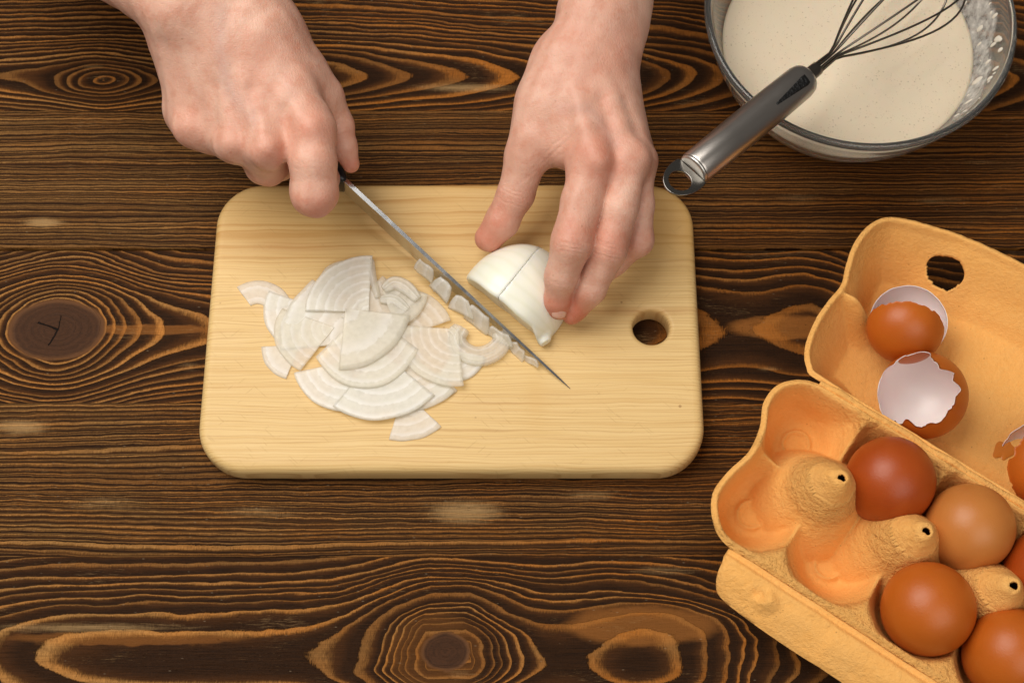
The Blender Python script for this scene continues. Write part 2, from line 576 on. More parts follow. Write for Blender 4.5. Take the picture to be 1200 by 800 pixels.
def nets(f, lo, hi, h):
    """surface nets of f over a box, evaluated finely only near the surface"""
    lo = np.asarray(lo, float)
    n = [int(math.ceil((hi[i] - lo[i]) / h / 4)) * 4 + 1 for i in range(3)]
    cn = [(q - 1) // 4 + 1 for q in n]
    g = np.stack(np.meshgrid(*[lo[i] + np.arange(cn[i]) * 4 * h for i in range(3)], indexing='ij'), -1).reshape(-1, 3).astype(np.float32)
    cv = f(g).reshape(cn)
    V = np.repeat(np.repeat(np.repeat(cv, 4, 0), 4, 1), 4, 2)
    # centred: coarse sample i covers fine i*4-2 .. i*4+1
    V = V[2:2 + n[0], 2:2 + n[1], 2:2 + n[2]].astype(np.float32)
    msk = np.abs(V) < 4.2 * h * 1.9
    ii = np.argwhere(msk)
    pts = (lo + ii * h).astype(np.float32)
    out = np.empty(len(pts), np.float32)
    for s in range(0, len(pts), 200000):
        out[s:s + 200000] = f(pts[s:s + 200000])
    V[msk] = out
    sg = V < 0
    c = [slice(None, -1), slice(1, None)]
    cnt = sum(sg[c[a], c[b_], c[d]].astype(np.int8) for a in (0, 1) for b_ in (0, 1) for d in (0, 1))
    act = (cnt > 0) & (cnt < 8)
    ids = -np.ones(act.shape, np.int64)
    cells = np.argwhere(act)
    ids[act] = np.arange(len(cells))
    acc = np.zeros((len(cells), 3)); num = np.zeros(len(cells))
    cx, cy, cz = cells.T
    for ax in range(3):
        for a in (0, 1):
            for b_ in (0, 1):
                o0 = [0, 0, 0]; oth = [q for q in range(3) if q != ax]
                o0[oth[0]] = a; o0[oth[1]] = b_
                o1 = list(o0); o1[ax] = 1
                v0 = V[cx + o0[0], cy + o0[1], cz + o0[2]]; v1 = V[cx + o1[0], cy + o1[1], cz + o1[2]]
                cr = (v0 < 0) != (v1 < 0)
                t = np.where(cr, v0 / np.where(cr, v0 - v1, 1), 0)
                pos = np.tile(np.array(o0, float), (len(cells), 1)); pos[:, ax] += t
                acc[cr] += pos[cr]; num[cr] += 1
    P = lo + (cells + acc / num[:, None]) * h
    quads = []
    for ax in range(3):
        s0 = [slice(1, -1)] * 3; s1 = [slice(1, -1)] * 3
        s0[ax] = slice(0, -1); s1[ax] = slice(1, None)
        a = sg[tuple(s0)]; b_ = sg[tuple(s1)]
        e = np.argwhere(a != b_)
        inside = a[tuple(e.T)]
        base = e.copy()
        for q in range(3):
            if q != ax: base[:, q] += 1
        u_, v_ = [(1, 2), (2, 0), (0, 1)][ax]
        def cid(du, dv):
            k = base.copy(); k[:, u_] -= du; k[:, v_] -= dv
            return ids[tuple(k.T)]
        q4 = np.stack([cid(1, 1), cid(0, 1), cid(0, 0), cid(1, 0)], 1)
        q4[~inside] = q4[~inside][:, ::-1]
        quads.append(q4)
    Q = np.concatenate(quads)
    Q = Q[(Q >= 0).all(1)]
    return P, Q


def grad(f, P, e=0.3):
    P = P.astype(np.float32)
    g = np.zeros_like(P)
    for s in range(0, len(P), 200000):
        p = P[s:s + 200000]
        for k in ((1, -1, -1), (-1, -1, 1), (-1, 1, -1), (1, 1, 1)):
            kk = np.array(k, np.float32)
            g[s:s + 200000] += kk * f(p + kk * e)[:, None]
    return g / (np.linalg.norm(g, axis=1, keepdims=True) + 1e-9)


def sdf_mesh(name, f, lo, hi, h, disp=None, mats=(), parent=None):
    P, Q = nets(f, lo, hi, h)
    N = grad(f, P)
    P = P - N * f(P.astype(np.float32))[:, None] * 0.9
    if disp is not None:
        P = P + N * disp(P, N)[:, None]
    o = mesh(name, P, Q, mats, parent)
    return o, P, N


# ------------------------------------------------------------------ skin
m_skin, b = material('fair_skin')
x, y, z = wcoords()
v3 = vec(x, y, z)
red = attrx('red').sat()
n1 = noise(v3, 0.06, 3, 0.6)
n2 = noise(v3, 0.5, 3, 0.6)
c = mixc((n1 * 2.2 - 0.6).sat(), (0.75, 0.465, 0.35), (0.63, 0.325, 0.23))
blot = noise(v3, 0.16, 4, .65)
c = mixc((blot.step(.48, .66) * .35).sat(), c, (0.60, 0.24, 0.15))
c = mixc((red * (0.5 + blot * .7)).sat(), c, (0.56, 0.17, 0.10))
c = mixc((attrx('vein').sat() * 0.42).sat(), c, (0.42, 0.31, 0.29))
c = mixc((n2.step(0.60, 0.78) * 0.16).sat(), c, (0.55, 0.24, 0.15))
freck = voro(v3, 0.08).step(0.035, 0.065)
c = mixc(((1.0 - freck) * 0.25), c, (0.30, 0.13, 0.07))
setc(b, 'Base Color', c)
b.inputs['Roughness'].default_value = 0.47
b.inputs['Specular IOR Level'].default_value = 0.42
b.inputs['Subsurface Weight'].default_value = 0.18
b.inputs['Subsurface Radius'].default_value = (1.0, 0.35, 0.18)
b.inputs['Subsurface Scale'].default_value = 0.0022
pores = voro(v3, 1.35)
wr = noise(vec(x * 0.9 + y * 0.25, y * 0.28, z * 0.35), 1.0, 3, 0.65)
wr2 = noise(vec(x * 0.3, y * 1.5, z * 0.7), 1.0, 3, 0.65)
cel = voro(vec(x * 1.0 + wr * .8, y * .8, z), 0.85)
bump(b, pores * 0.30 + cel * .28 + wr * 0.8 + wr2 * 0.45, 0.30, 0.75)
m_nail, b = material('fingernail', Base_Color=(0.72, 0.40, 0.31), Roughness=0.34)
b.inputs['Subsurface Weight'].default_value = 0.2
b.inputs['Subsurface Scale'].default_value = 0.002


def J(px, py, z, rpx):
    p = at(px, py, z)
    return (p.astype(np.float32), rmm(p, rpx))


def lumps(P, amp=0.35):
    return amp * (np.sin(P[:, 0] * .31 + P[:, 1] * .17) * np.sin(P[:, 1] * .27 - P[:, 2] * .2 + 1) + .6 * np.sin(P[:, 0] * .53 - P[:, 1] * .44 + P[:, 2] * .37))


def creases(P, N, items):
    """items: (joint, axis direction, offsets, depth, reach)"""
    d = np.zeros(len(P))
    for jt, ax, offs, dep, reach in items:
        ax = np.asarray(ax, float); ax /= np.linalg.norm(ax)
        rel = P - jt
        t = rel @ ax
        dist = np.linalg.norm(rel - t[:, None] * ax, axis=1)
        side = np.sin(rel[:, 0] * .9 + rel[:, 2] * .6) * .35 + np.sin(rel[:, 0] * .37 + 1.0) * .5
        up = np.clip(N[:, 2] * 1.5 + .1, 0, 1)
        for i, o_ in enumerate(offs):
            bow = -0.012 * (dist ** 2) * np.sign(o_ + .01) * 0.5
            d -= dep * (0.75 + .25 * math.sin(i * 2.1)) * np.exp(-((t - o_ + side * (0.6 + .3 * math.sin(i * 5.0)) - bow * .4) / 0.42) ** 2) * up * np.exp(-(dist / (reach * 2.2 + 10)) ** 4)
    return d


person = empty('person', (0, 200, 100), 'bare hands of a person, one gripping the knife and the other holding the onion', 'person')

# --- hand that grips the knife
h1_palm = [
    [J(-60, -190, 128, 88), J(145, -58, 122, 60), J(218, 4, 116, 52), J(262, 42, 106, 44)],
    [J(-20, -230, 126, 88), J(180, -86, 120, 56), J(262, -20, 116, 50), J(305, 36, 108, 40)],
    [J(300, 28, 108, 34), J(366, 152, 96, 25)],
    [J(275, 30, 108, 32), J(313, 172, 94, 20)],
    [J(250, 35, 106, 32), J(273, 166, 88, 19)],
    [J(222, 48, 101, 34), J(224, 146, 82, 19)],
    [J(218, 62, 92, 34), J(214, 118, 76, 20)],
    [J(222, 140, 74, 19), J(250, 155, 76, 21), J(290, 168, 80, 18)],
    [J(270, 70, 90, 48), J(295, 118, 80, 40), J(330, 135, 80, 34)],
    [J(318, 34, 98, 32), J(352, 92, 88, 32), J(372, 120, 82, 22)],
]
h1_fingers = [
    [J(366, 150, 96, 25), J(367, 190, 92, 27), J(368, 226, 83, 27.5), J(372, 224, 62, 22), J(384, 208, 47, 15)],
    [J(313, 176, 93, 21), J(312, 192, 68, 25), J(328, 192, 50, 19), J(350, 172, 46, 15)],
    [J(273, 168, 88, 18), J(282, 172, 62, 20), J(302, 165, 46, 17), J(320, 146, 44, 14)],
    [J(226, 148, 82, 17), J(244, 150, 58, 18), J(264, 140, 46, 15), J(285, 124, 46, 13)],
    [J(352, 92, 90, 26), J(380, 112, 80, 21), J(396, 148, 69, 18.5), J(403, 172, 63, 15), J(411, 192, 58, 10.5)],
]


def dors(px, py, z, r=1.7):
    return (at(px, py, z).astype(np.float32), r)


h1_tend = [
    [dors(300, 80, 112, 1.0), dors(335, 118, 106.6, 2.0), dors(366, 148, 104, 3.2)],
    [dors(282, 85, 111, 1.0), dors(298, 128, 105, 2.2), dors(313, 172, 100.2, 3.6)],
    [dors(260, 85, 109, 1.0), dors(266, 125, 100.5, 2.0), dors(273, 166, 94.2, 3.4)],
    [dors(234, 85, 105, 1.0), dors(228, 118, 94, 1.6), dors(224, 146, 87.5, 2.6)],
]


def hand_sdf(palm, fingers, tend, kf=7.0, kp=14.0, kt=5.0):
    def f(p):
        d = None
        for c_ in palm:
            q = chain(p, c_, 6.0)
            d = q if d is None else smin(d, q, kp)
        for t_ in tend:
            d = smin(d, chain(p, t_, 2.0), kt)
        e = None
        for fg in fingers:
            q = d - smin(d, chain(p, fg, 3.0), kf)
            if e is None: e = q
            else:
                lo_ = np.minimum(e, q)
                k = np.clip(1.3 * lo_, 0.02, 5.0)
                far = np.clip((d - 1.5) / 4.0, 0, 1)
                k = k * (1 - far) + np.minimum(k, 0.8) * far
                e = -smin(-e, -q, k)
        return d - e
    return f


def gsum(P, items):
    r = np.zeros(len(P))
    for p, s, a in items:
        r += a * np.exp(-((P - p) ** 2).sum(1) / (s * s))
    return r


f1 = hand_sdf(h1_palm, h1_fingers, h1_tend)
cr1 = [(h1_fingers[0][2][0], at(368, 260, 70) - at(366, 150, 96), (-16, -13.5), 0.08, 12),
       (h1_fingers[4][2][0], at(408, 190, 60) - at(385, 115, 80), (-4, -2, 0, 2, 4), 0.30, 5),
       (at(215, 30, 118), at(260, 60, 110) - at(180, 0, 118), (-4, 1, 6), 0.16, 8),
       (at(340, 185, 92), at(330, 220, 80) - at(352, 160, 96), (-3, 1.5), 0.14, 5)]
vein1 = [at(262, 20, 124), at(258, 60, 119), at(264, 95, 110), at(278, 120, 104), at(300, 150, 98)]


def polydist(P, pts):
    d = np.full(len(P), 1e9)
    for a, b_ in zip(pts, pts[1:]):
        ba = b_ - a
        h = np.clip((P - a) @ ba / (ba @ ba), 0, 1)
        d = np.minimum(d, np.linalg.norm(P - a - h[:, None] * ba, axis=1))
    return d


def pd2(P, pts):
    z0 = np.array([1, 1, 0.35])
    return polydist(P * z0, [q * z0 for q in pts])


v1b = [at(330, 60, 108), at(338, 95, 104), at(345, 120, 102)]


VAL1 = [[at(293, 105, 112), at(298, 140, 108), at(296, 170, 100)], [at(252, 105, 105), at(251, 150, 95)], [at(334, 128, 108), at(341, 165, 102), at(341, 185, 95)]]
VAL2 = [[at(706, 112, 98), at(717, 150, 92), at(722, 192, 84)], [at(733, 120, 88), at(747, 165, 80)], [at(664, 120, 95), at(668, 165, 86)]]


def disp1(P, N):
    v = 0.5 * np.exp(-(pd2(P, vein1) / 2.4) ** 2) + 0.35 * np.exp(-(pd2(P, v1b) / 2.4) ** 2)
    v = v + gsum(P, [(at(367, 152, 106), 7.5, 1.1), (at(313, 176, 101), 6.5, 1.0), (at(273, 170, 95), 6, .9), (at(225, 150, 89), 6.5, .5)])
    v = v - sum(1.3 * np.exp(-(pd2(P, q) / 3.4) ** 2) for q in VAL1)
    return lumps(P, 0.22) + creases(P, N, cr1) + v * np.clip(N[:, 2], 0, 1)


allp = np.array([at(-60, -150, 128), at(420, 260, 40), at(-60, 260, 40), at(420, -150, 128)])
lo1 = (-330, 24, 30); hi1 = (-56, 260, 150)
hand1, P1, N1 = sdf_mesh('hand', f1, lo1, hi1, 0.95, disp1, [m_skin])
attr(hand1, 'red', gsum(P1, [(at(366, 150, 104), 9, .75), (at(313, 176, 99), 8, .7), (at(273, 168, 93), 8, .6), (at(224, 148, 87), 8, .45),
                             (at(368, 250, 80), 13, .8), (at(313, 210, 66), 10, .7), (at(411, 196, 56), 8, 1.0), (at(400, 150, 70), 8, .5), (at(330, 100, 100), 20, .25)]))
attr(hand1, 'vein', np.exp(-(pd2(P1, vein1) / 3.4) ** 2) * .7 + np.exp(-(pd2(P1, v1b) / 3.4) ** 2) * .5)

# --- hand that holds the onion
h2_palm = [
    [J(758, -200, 118, 60), J(722, -70, 104, 46), J(697, 18, 92, 42), J(682, 60, 86, 36)],
    [J(775, -200, 112, 56), J(742, -70, 98, 40), J(722, 18, 88, 32), J(705, 66, 84, 32)],
    [J(736, 10, 84, 20), J(728, 52, 82, 19), J(716, 84, 78, 18)],
    [J(666, 74, 84, 34), J(694, 186, 77, 26)],
    [J(690, 74, 84, 32), J(733, 186, 75, 22)],
    [J(706, 74, 80, 28), J(748, 186, 68, 18)],
    [J(712, 80, 72, 26), J(744, 172, 58, 18)],
    [J(655, 76, 80, 30), J(642, 120, 76, 32), J(630, 160, 70, 28)],
    [J(680, 120, 70, 42), J(690, 160, 64, 34)],
    [J(650, 110, 74, 30), J(665, 170, 68, 24)],
]
h2_fingers = [
    [J(694, 190, 77, 28), J(682, 236, 71, 24), J(670, 284, 65, 24), J(658, 324, 50, 18.5), J(654, 352, 36, 16), J(655, 362, 32, 12.5)],
    [J(736, 188, 75, 25), J(726, 244, 68, 21.5), J(713, 291, 58, 22), J(692, 338, 42, 18.5), J(674, 362, 30, 14), J(670, 368, 28, 12)],
    [J(748, 192, 67, 20), J(748, 240, 58, 18), J(747, 281, 47, 18.5), J(720, 306, 34, 16), J(700, 326, 28, 13)],
    [J(742, 176, 58, 18), J(738, 232, 44, 17), J(732, 262, 34, 16), J(714, 284, 27, 14)],
    [J(636, 130, 72, 32), J(618, 182, 62, 26), J(604, 228, 48, 21), J(588, 260, 38, 19.5), J(573, 279, 32, 16.5)],
]
h2_tend = [
    [dors(676, 112, 92.5, 1.0), dors(686, 150, 89.4, 2.0), dors(700, 188, 86.4, 3.8)],
    [dors(708, 98, 91.5, 1.2), dors(727, 150, 85, 2.2), dors(742, 184, 80, 3.4)],
    [dors(716, 98, 88, 1.2), dors(741, 150, 77, 1.8), dors(754, 186, 71, 2.6)],
]
f2 = hand_sdf(h2_palm, h2_fingers, h2_tend, kf=6.0, kp=12.0, kt=7.0)
fa = [h2_fingers[0][k][0] for k in range(6)]
fb = [h2_fingers[1][k][0] for k in range(6)]
ft = [h2_fingers[4][k][0] for k in range(5)]
cr2 = [(fa[2], fa[3] - fa[1], (-4.8, -3.1, -1.4, 0.3, 2.0, 3.8), 0.62, 1),
       (fb[2], fb[3] - fb[1], (-4.2, -2.5, -0.9, 0.8, 2.6), 0.58, 1),
       (fa[3], fa[4] - fa[2], (-1.4, 0.2, 1.8), 0.36, 2),
       (fb[3], fb[4] - fb[2], (-1.4, 0.3, 1.8), 0.28, 2),
       (ft[2], ft[3] - ft[1], (-4, -2.2, -.4, 1.4, 3.2), 0.5, 1),
       (h2_fingers[2][2][0], h2_fingers[2][3][0] - h2_fingers[2][1][0], (-1.5, 0, 1.5), 0.3, 3),
       (at(645, 190, 80), at(660, 205, 70) - at(630, 180, 78), (-3, 0, 3), 0.45, 5)]
vein2 = [at(660, 120, 97), at(690, 128, 93), at(712, 155, 89), at(720, 170, 86)]
vein2b = [at(716, 48, 93), at(732, 66, 90), at(742, 100, 82)]


def disp2(P, N):
    v = 0.45 * np.exp(-(pd2(P, vein2) / 2.2) ** 2) + 0.4 * np.exp(-(pd2(P, vein2b) / 2.2) ** 2)
    v = v - sum(w_ * np.exp(-(pd2(P, q) / 3.2) ** 2) for q, w_ in zip(VAL2, (1.3, .9, .6)))
    v = v + gsum(P, [(fa[2] + [0, 0, 8], 6.5, .7), (fb[2] + [0, 0, 8], 6.0, .7), (at(702, 190, 86), 8, .9), (at(744, 188, 80), 7, .7)])
    return lumps(P, 0.2) + creases(P, N, cr2) + v * np.clip(N[:, 2], 0, 1)


hand2, P2h, N2h = sdf_mesh('hand', f2, (-30, -6, 12), (110, 262, 146), 0.85, disp2, [m_skin])
attr(hand2, 'red', gsum(P2h, [(at(700, 190, 84), 11, .7), (at(742, 188, 78), 9, .6), (fa[2] + [0, 0, 8], 9, .75), (fb[2] + [0, 0, 8], 9, .7),
                              (fa[5], 13, 1.0), (fb[5], 13, 1.0), (ft[4], 15, 1.0), (ft[2], 11, .55), (h2_fingers[2][2][0], 9, .7), (at(700, 60, 94), 22, .35), (at(640, 200, 75), 12, .4), (at(690, 150, 90), 20, .2)]))
attr(hand2, 'vein', .5 * np.exp(-(pd2(P2h, vein2) / 3.2) ** 2) + .4 * np.exp(-(pd2(P2h, vein2b) / 3) ** 2))
for hnd in (hand1, hand2):
    reparent(hnd, person)


def nail(center, axis, normal, w_, l_):
    axis = axis / np.linalg.norm(axis)
    normal = normal - axis * (normal @ axis); normal /= np.linalg.norm(normal)
    side = np.cross(axis, normal)
    V, F = [], []
    nu, nv = 12, 10
    for i in range(nu + 1):
        for j in range(nv + 1):
            u_ = -1 + 2 * i / nu; v_ = -1 + 2 * j / nv
            ru = u_ * math.sqrt(max(0.02, 1 - 0.28 * v_ * v_)); rv = v_ * math.sqrt(max(0.02, 1 - .28 * u_ * u_))
            V.append(center + axis * rv * l_ + side * ru * w_ - normal * (0.42 * w_ * ru * ru + .12 * l_ * max(rv, 0) ** 2 + (0.25 if max(abs(u_), abs(v_)) > .99 else 0)))
    for i in range(nu):
        for j in range(nv):
            a = i * (nv + 1) + j
            F.append((a, a + 1, a + nv + 2, a + nv + 1))
    o = mesh('fingernail', V, F, [m_nail], None)
    md = o.modifiers.new('thick', 'SOLIDIFY'); md.thickness = 0.0004; md.offset = -1
    return o


def on_surface(f, p, d):
    """march from inside point p along d to the surface"""
    d = d / np.linalg.norm(d)
    t = 0.0
    for _ in range(40):
        q = f(np.array([p + d * t], np.float32))[0]
        t -= q * .9
    return p + d * t


for f_, tip, ax, nrm, w_, l_ in ((f2, fa[4] + (fa[5] - fa[4]) * .6, fa[5] - fa[3], np.array([.05, -.8, .55]), 3.7, 4.2),):
    s = on_surface(f_, tip.astype(float), nrm)
    nl = nail(s - nrm / np.linalg.norm(nrm) * .12, (ax).astype(float), nrm, w_, l_)
    nl.parent = hand2

# ------------------------------------------------------------------ knife
m_steel, b = material('polished_blade_steel', Base_Color=(0.60, 0.61, 0.62), Metallic=1.0, Roughness=0.2)
x, y, z = wcoords()
br = noise(vec((x + y) * 0.05, (x - y) * 0.02, z * 0.8), 1, 2)
setc(b, 'Roughness', (0.16 + br * 0.16))
m_blackplastic, _ = material('black_handle_plastic', Base_Color=(0.008, 0.008, 0.009), Roughness=0.32)
m_bolster, _ = material('dark_bolster', Base_Color=(0.02, 0.02, 0.022), Metallic=0.6, Roughness=0.3)
heel = at(400, 207, 48)
tip = at(668, 455, 16.6)
axis = tip - heel
L = np.linalg.norm(axis[:2])
ad = np.array([axis[0], axis[1], 0]) / L
nd = np.array([ad[1], -ad[0], 0])        # side of the blade
if nd[1] > 0: nd = -nd                   # points to lower left, towards the slices
knife = empty('kitchen_knife', tuple(tip), 'kitchen knife with black handle standing on its edge, onion bits stuck to its blade', 'knife')
V, F = [], []
ns, nh = 60, 6
HB = 19.0
for i in range(ns + 1):
    s = i / ns
    spz = heel[2] + (tip[2] - heel[2]) * s - 1.8 * math.sin(math.pi * s) * 0 
    hgt = HB * (1 - max(0, (s - .35) / .65) ** 2.2) + 0.15
    if spz - hgt < 16.25: hgt = max(0.1, spz - 16.25)
    c0 = heel + axis * s
    half = 1.15 * (1 - 0.55 * s) * (1 - max(0, (s - .93) / .07) * .8)
    for j in range(nh + 1):
        q = j / nh
        th = half * (1 - q ** 1.3) + 0.03
        V.append(np.array([c0[0], c0[1], spz - hgt * q]) + nd * th)
    for j in range(nh + 1):
        q = 1 - j / nh
        th = half * (1 - q ** 1.3) + 0.03
        V.append(np.array([c0[0], c0[1], spz - hgt * q]) - nd * th)
m_ = 2 * (nh + 1)
for i in range(ns):
    for j in range(m_):
        a = i * m_ + j; c_ = i * m_ + (j + 1) % m_
        F.append((a, c_, c_ + m_, a + m_))
F.append(tuple(range(m_))[::-1]); F.append(tuple(ns * m_ + j for j in range(m_)))
blade = mesh('blade', V, F, [m_steel], None, smooth=False)
reparent(blade, knife)
bdir = -axis / np.linalg.norm(axis)
hs = heel + np.array([0, 0, -8.0])


def bar(p0, p1, secs, n=20, up=np.array([0, 0, 1.0])):
    """secs: (t, half width, half height)"""
    V, F = [], []
    d = (p1 - p0); dl = d / np.linalg.norm(d)
    sd = np.cross(dl, up); sd /= np.linalg.norm(sd)
    u_ = np.cross(sd, dl)
    for t, hw, hh in secs:
        c0 = p0 + d * t
        for k in range(n):
            a = 2 * math.pi * k / n
            ca, sa = math.cos(a), math.sin(a)
            e = 0.75
            V.append(c0 + sd * hw * math.copysign(abs(ca) ** e, ca) + u_ * hh * math.copysign(abs(sa) ** e, sa))
    for i in range(len(secs) - 1):
        for k in range(n):
            F.append((i * n + k, i * n + (k + 1) % n, (i + 1) * n + (k + 1) % n, (i + 1) * n + k))
    F.append(tuple(range(n))[::-1]); F.append(tuple((len(secs) - 1) * n + k for k in range(n)))
    return V, F


V, F = bar(hs - bdir * 1.5, hs + bdir * 9, [(0, 1.6, 8.4), (.15, 3.2, 9.3), (.5, 5.4, 9.5), (1, 6.2, 9.2)])
bo = mesh('bolster', V, F, [m_bolster]); reparent(bo, knife)
V, F = bar(hs + bdir * 9.0, hs + bdir * 112, [(0, 6.3, 9.3), (.05, 7.2, 9.8), (.35, 7.8, 10.5), (.7, 7.2, 9.6), (.92, 7.8, 11), (.98, 6.5, 9.5), (1, 3, 5)])
ha = mesh('handle', V, F, [m_blackplastic]); reparent(ha, knife)

# ------------------------------------------------------------------ onion
m_onion, b = material('onion_flesh')
x, y, z = coords('Object')
v3 = vec(x, y, z)
ln = attrx('vein')
cl = noise(v3, 0.05, 2)
c = mixc((cl * 1.8 - .4).sat(), (0.90, 0.885, 0.775), (0.85, 0.855, 0.72))
c = mixc((ln.sat() * 0.35), c, (0.62, 0.64, 0.40))
setc(b, 'Base Color', c)
b.inputs['Roughness'].default_value = 0.27
b.inputs['Specular IOR Level'].default_value = 0.5
b.inputs['Subsurface Weight'].default_value = 0.5
b.inputs['Subsurface Radius'].default_value = (1.0, 0.9, 0.6)
b.inputs['Subsurface Scale'].default_value = 0.006
bump(b, ln * 0.2 + noise(v3, 0.25, 2) * 0.6, 0.15, 0.4)

oa = (at(632, 392, 16) - at(549, 328, 16)); oa[2] = 0; oa /= np.linalg.norm(oa)     # onion axis towards the root
on = np.array([-oa[1], oa[0], 0]);
if on[1] < 0: on = -on
oc = np.array([-0.5, 16.5, 15.5])                 # centre, on the board
nub = at(638.5, 401, 19)
lineA = at(547, 329, 16); lineB = at(633, 397, 16)
cutn = np.cross(lineA - CAM, lineB - CAM); cutn /= np.linalg.norm(cutn)
if cutn @ on > 0: cutn = -cutn
cutn = cutn + np.array([0, 0, 0.10]); cutn /= np.linalg.norm(cutn)      # outward normal of the sloping knife cut


def f_onion(p):
    q = p - oc.astype(np.float32)
    a = q @ oa.astype(np.float32); n_ = q @ on.astype(np.float32); z_ = q[:, 2]
    ra = np.where(a > 0, 29.5, 26.5)
    k = np.sqrt((a / ra) ** 2 + (n_ / 33.0) ** 2 + (z_ / 30.0) ** 2)
    g = np.sqrt((a / ra ** 2) ** 2 + (n_ / 33.0 ** 2) ** 2 + (z_ / 30.0 ** 2) ** 2) + 1e-6
    d = k * (k - 1) / g
    d = np.where(k < .3, -8.0, d)
    e = oc + oa * 22 + on * 0 + np.array([0, 0, 4.0])
    t_ = nub + np.array([0, 0, 1.5])
    d = smin(d, cap(p, e, t_, 4.2, 3.2), 2.5)
    pl_ = (p - lineA.astype(np.float32)) @ cutn.astype(np.float32)
    wob_ = 0.25 * np.sin(a * .35)
    near = np.maximum(a - 22, 0) * .6
    d = -smin(-d, -(pl_ + wob_ - near), 2.2)
    d = np.maximum(d, (16.15 - p[:, 2]))
    endcap = (p - t_.astype(np.float32)) @ (oa * .9 - on * .3).astype(np.float32) - 1.0
    d = np.maximum(d, endcap)
    slit = np.abs(a - 1.0 + n_ * 0.06 + .004 * n_ * n_) - 0.24
    slit = np.maximum(slit, 17.5 - p[:, 2])
    d = np.maximum(d, -slit)
    return d


onion, Po, No = sdf_mesh('half_onion', f_onion, (-40, -24, 13), (50, 58, 52), 0.6, None, [m_onion])
rel = Po - oc
ang = np.arctan2(rel[:, 2], rel @ on)
attr(onion, 'vein', np.clip(np.sin(ang * 13 + 0.5 * np.sin(rel @ oa * .12 + ang * 3)) ** 6, 0, 1) * .45)
tag(onion, 'peeled white half onion lying cut side down under the fingers', 'onion')

# onion slices
m_slice, b = material('onion_slice_flesh')
rr = attrx('ring')
edge = attrx('edge')
x, y, z = coords('Object')
nz = noise(vec(x, y, z), 0.35, 3)
oi = X.nt.nodes.new('ShaderNodeObjectInfo')
rnd = X(oi.outputs['Random'])
mem = rr.frac()
mm_ = (rr + (nz - .5) * .30 + rnd * .7).frac()
memb = mm_.step(0.45, 0.86) * (1.0 - mm_.step(0.88, 1.0))
fibr = noise(vec(rr * 9.0, nz * 2.0, rnd), 1.0, 2)
c = mixc(memb, (0.955, 0.94, 0.87), (0.985, 0.98, 0.95))
c = mixc((rnd.step(.3, 1.0) * 0.35), c, (0.93, 0.88, 0.79))
setc(b, 'Base Color', c)
b.inputs['Roughness'].default_value = 0.16
b.inputs['Subsurface Weight'].default_value = 0.08
b.inputs['Subsurface Scale'].default_value = 0.004
b.inputs['Subsurface Radius'].default_value = (1, .9, .7)
bump(b, memb * 0.12 + nz * 1.2, 0.14, 0.35)
tr = X.nt.nodes.new('ShaderNodeBsdfTransparent')
tr.inputs[0].default_value = (0.97, 0.94, 0.86, 1)
tl = X.nt.nodes.new('ShaderNodeBsdfTranslucent')
tl.inputs[0].default_value = (0.90, 0.87, 0.78, 1)
mx = X.nt.nodes.new('ShaderNodeMixShader'); mx2 = X.nt.nodes.new('ShaderNodeMixShader')
out = X.nt.nodes['Material Output']
mx.inputs[0].default_value = 0.16
X.nt.links.new(b.outputs[0], mx.inputs[1]); X.nt.links.new(tl.outputs[0], mx.inputs[2])
X.nt.links.new(((0.55 - memb * 0.10 + (nz - .5) * 0.25 + (rnd - .5) * .22).sat()).v, mx2.inputs[0])
X.nt.links.new(mx.outputs[0], mx2.inputs[1]); X.nt.links.new(tr.outputs[0], mx2.inputs[2])
X.nt.links.new(mx2.outputs[0], out.inputs[0])
m_slice_dry = m_slice.copy(); m_slice_dry.name = 'onion_slice_reddish_edge'


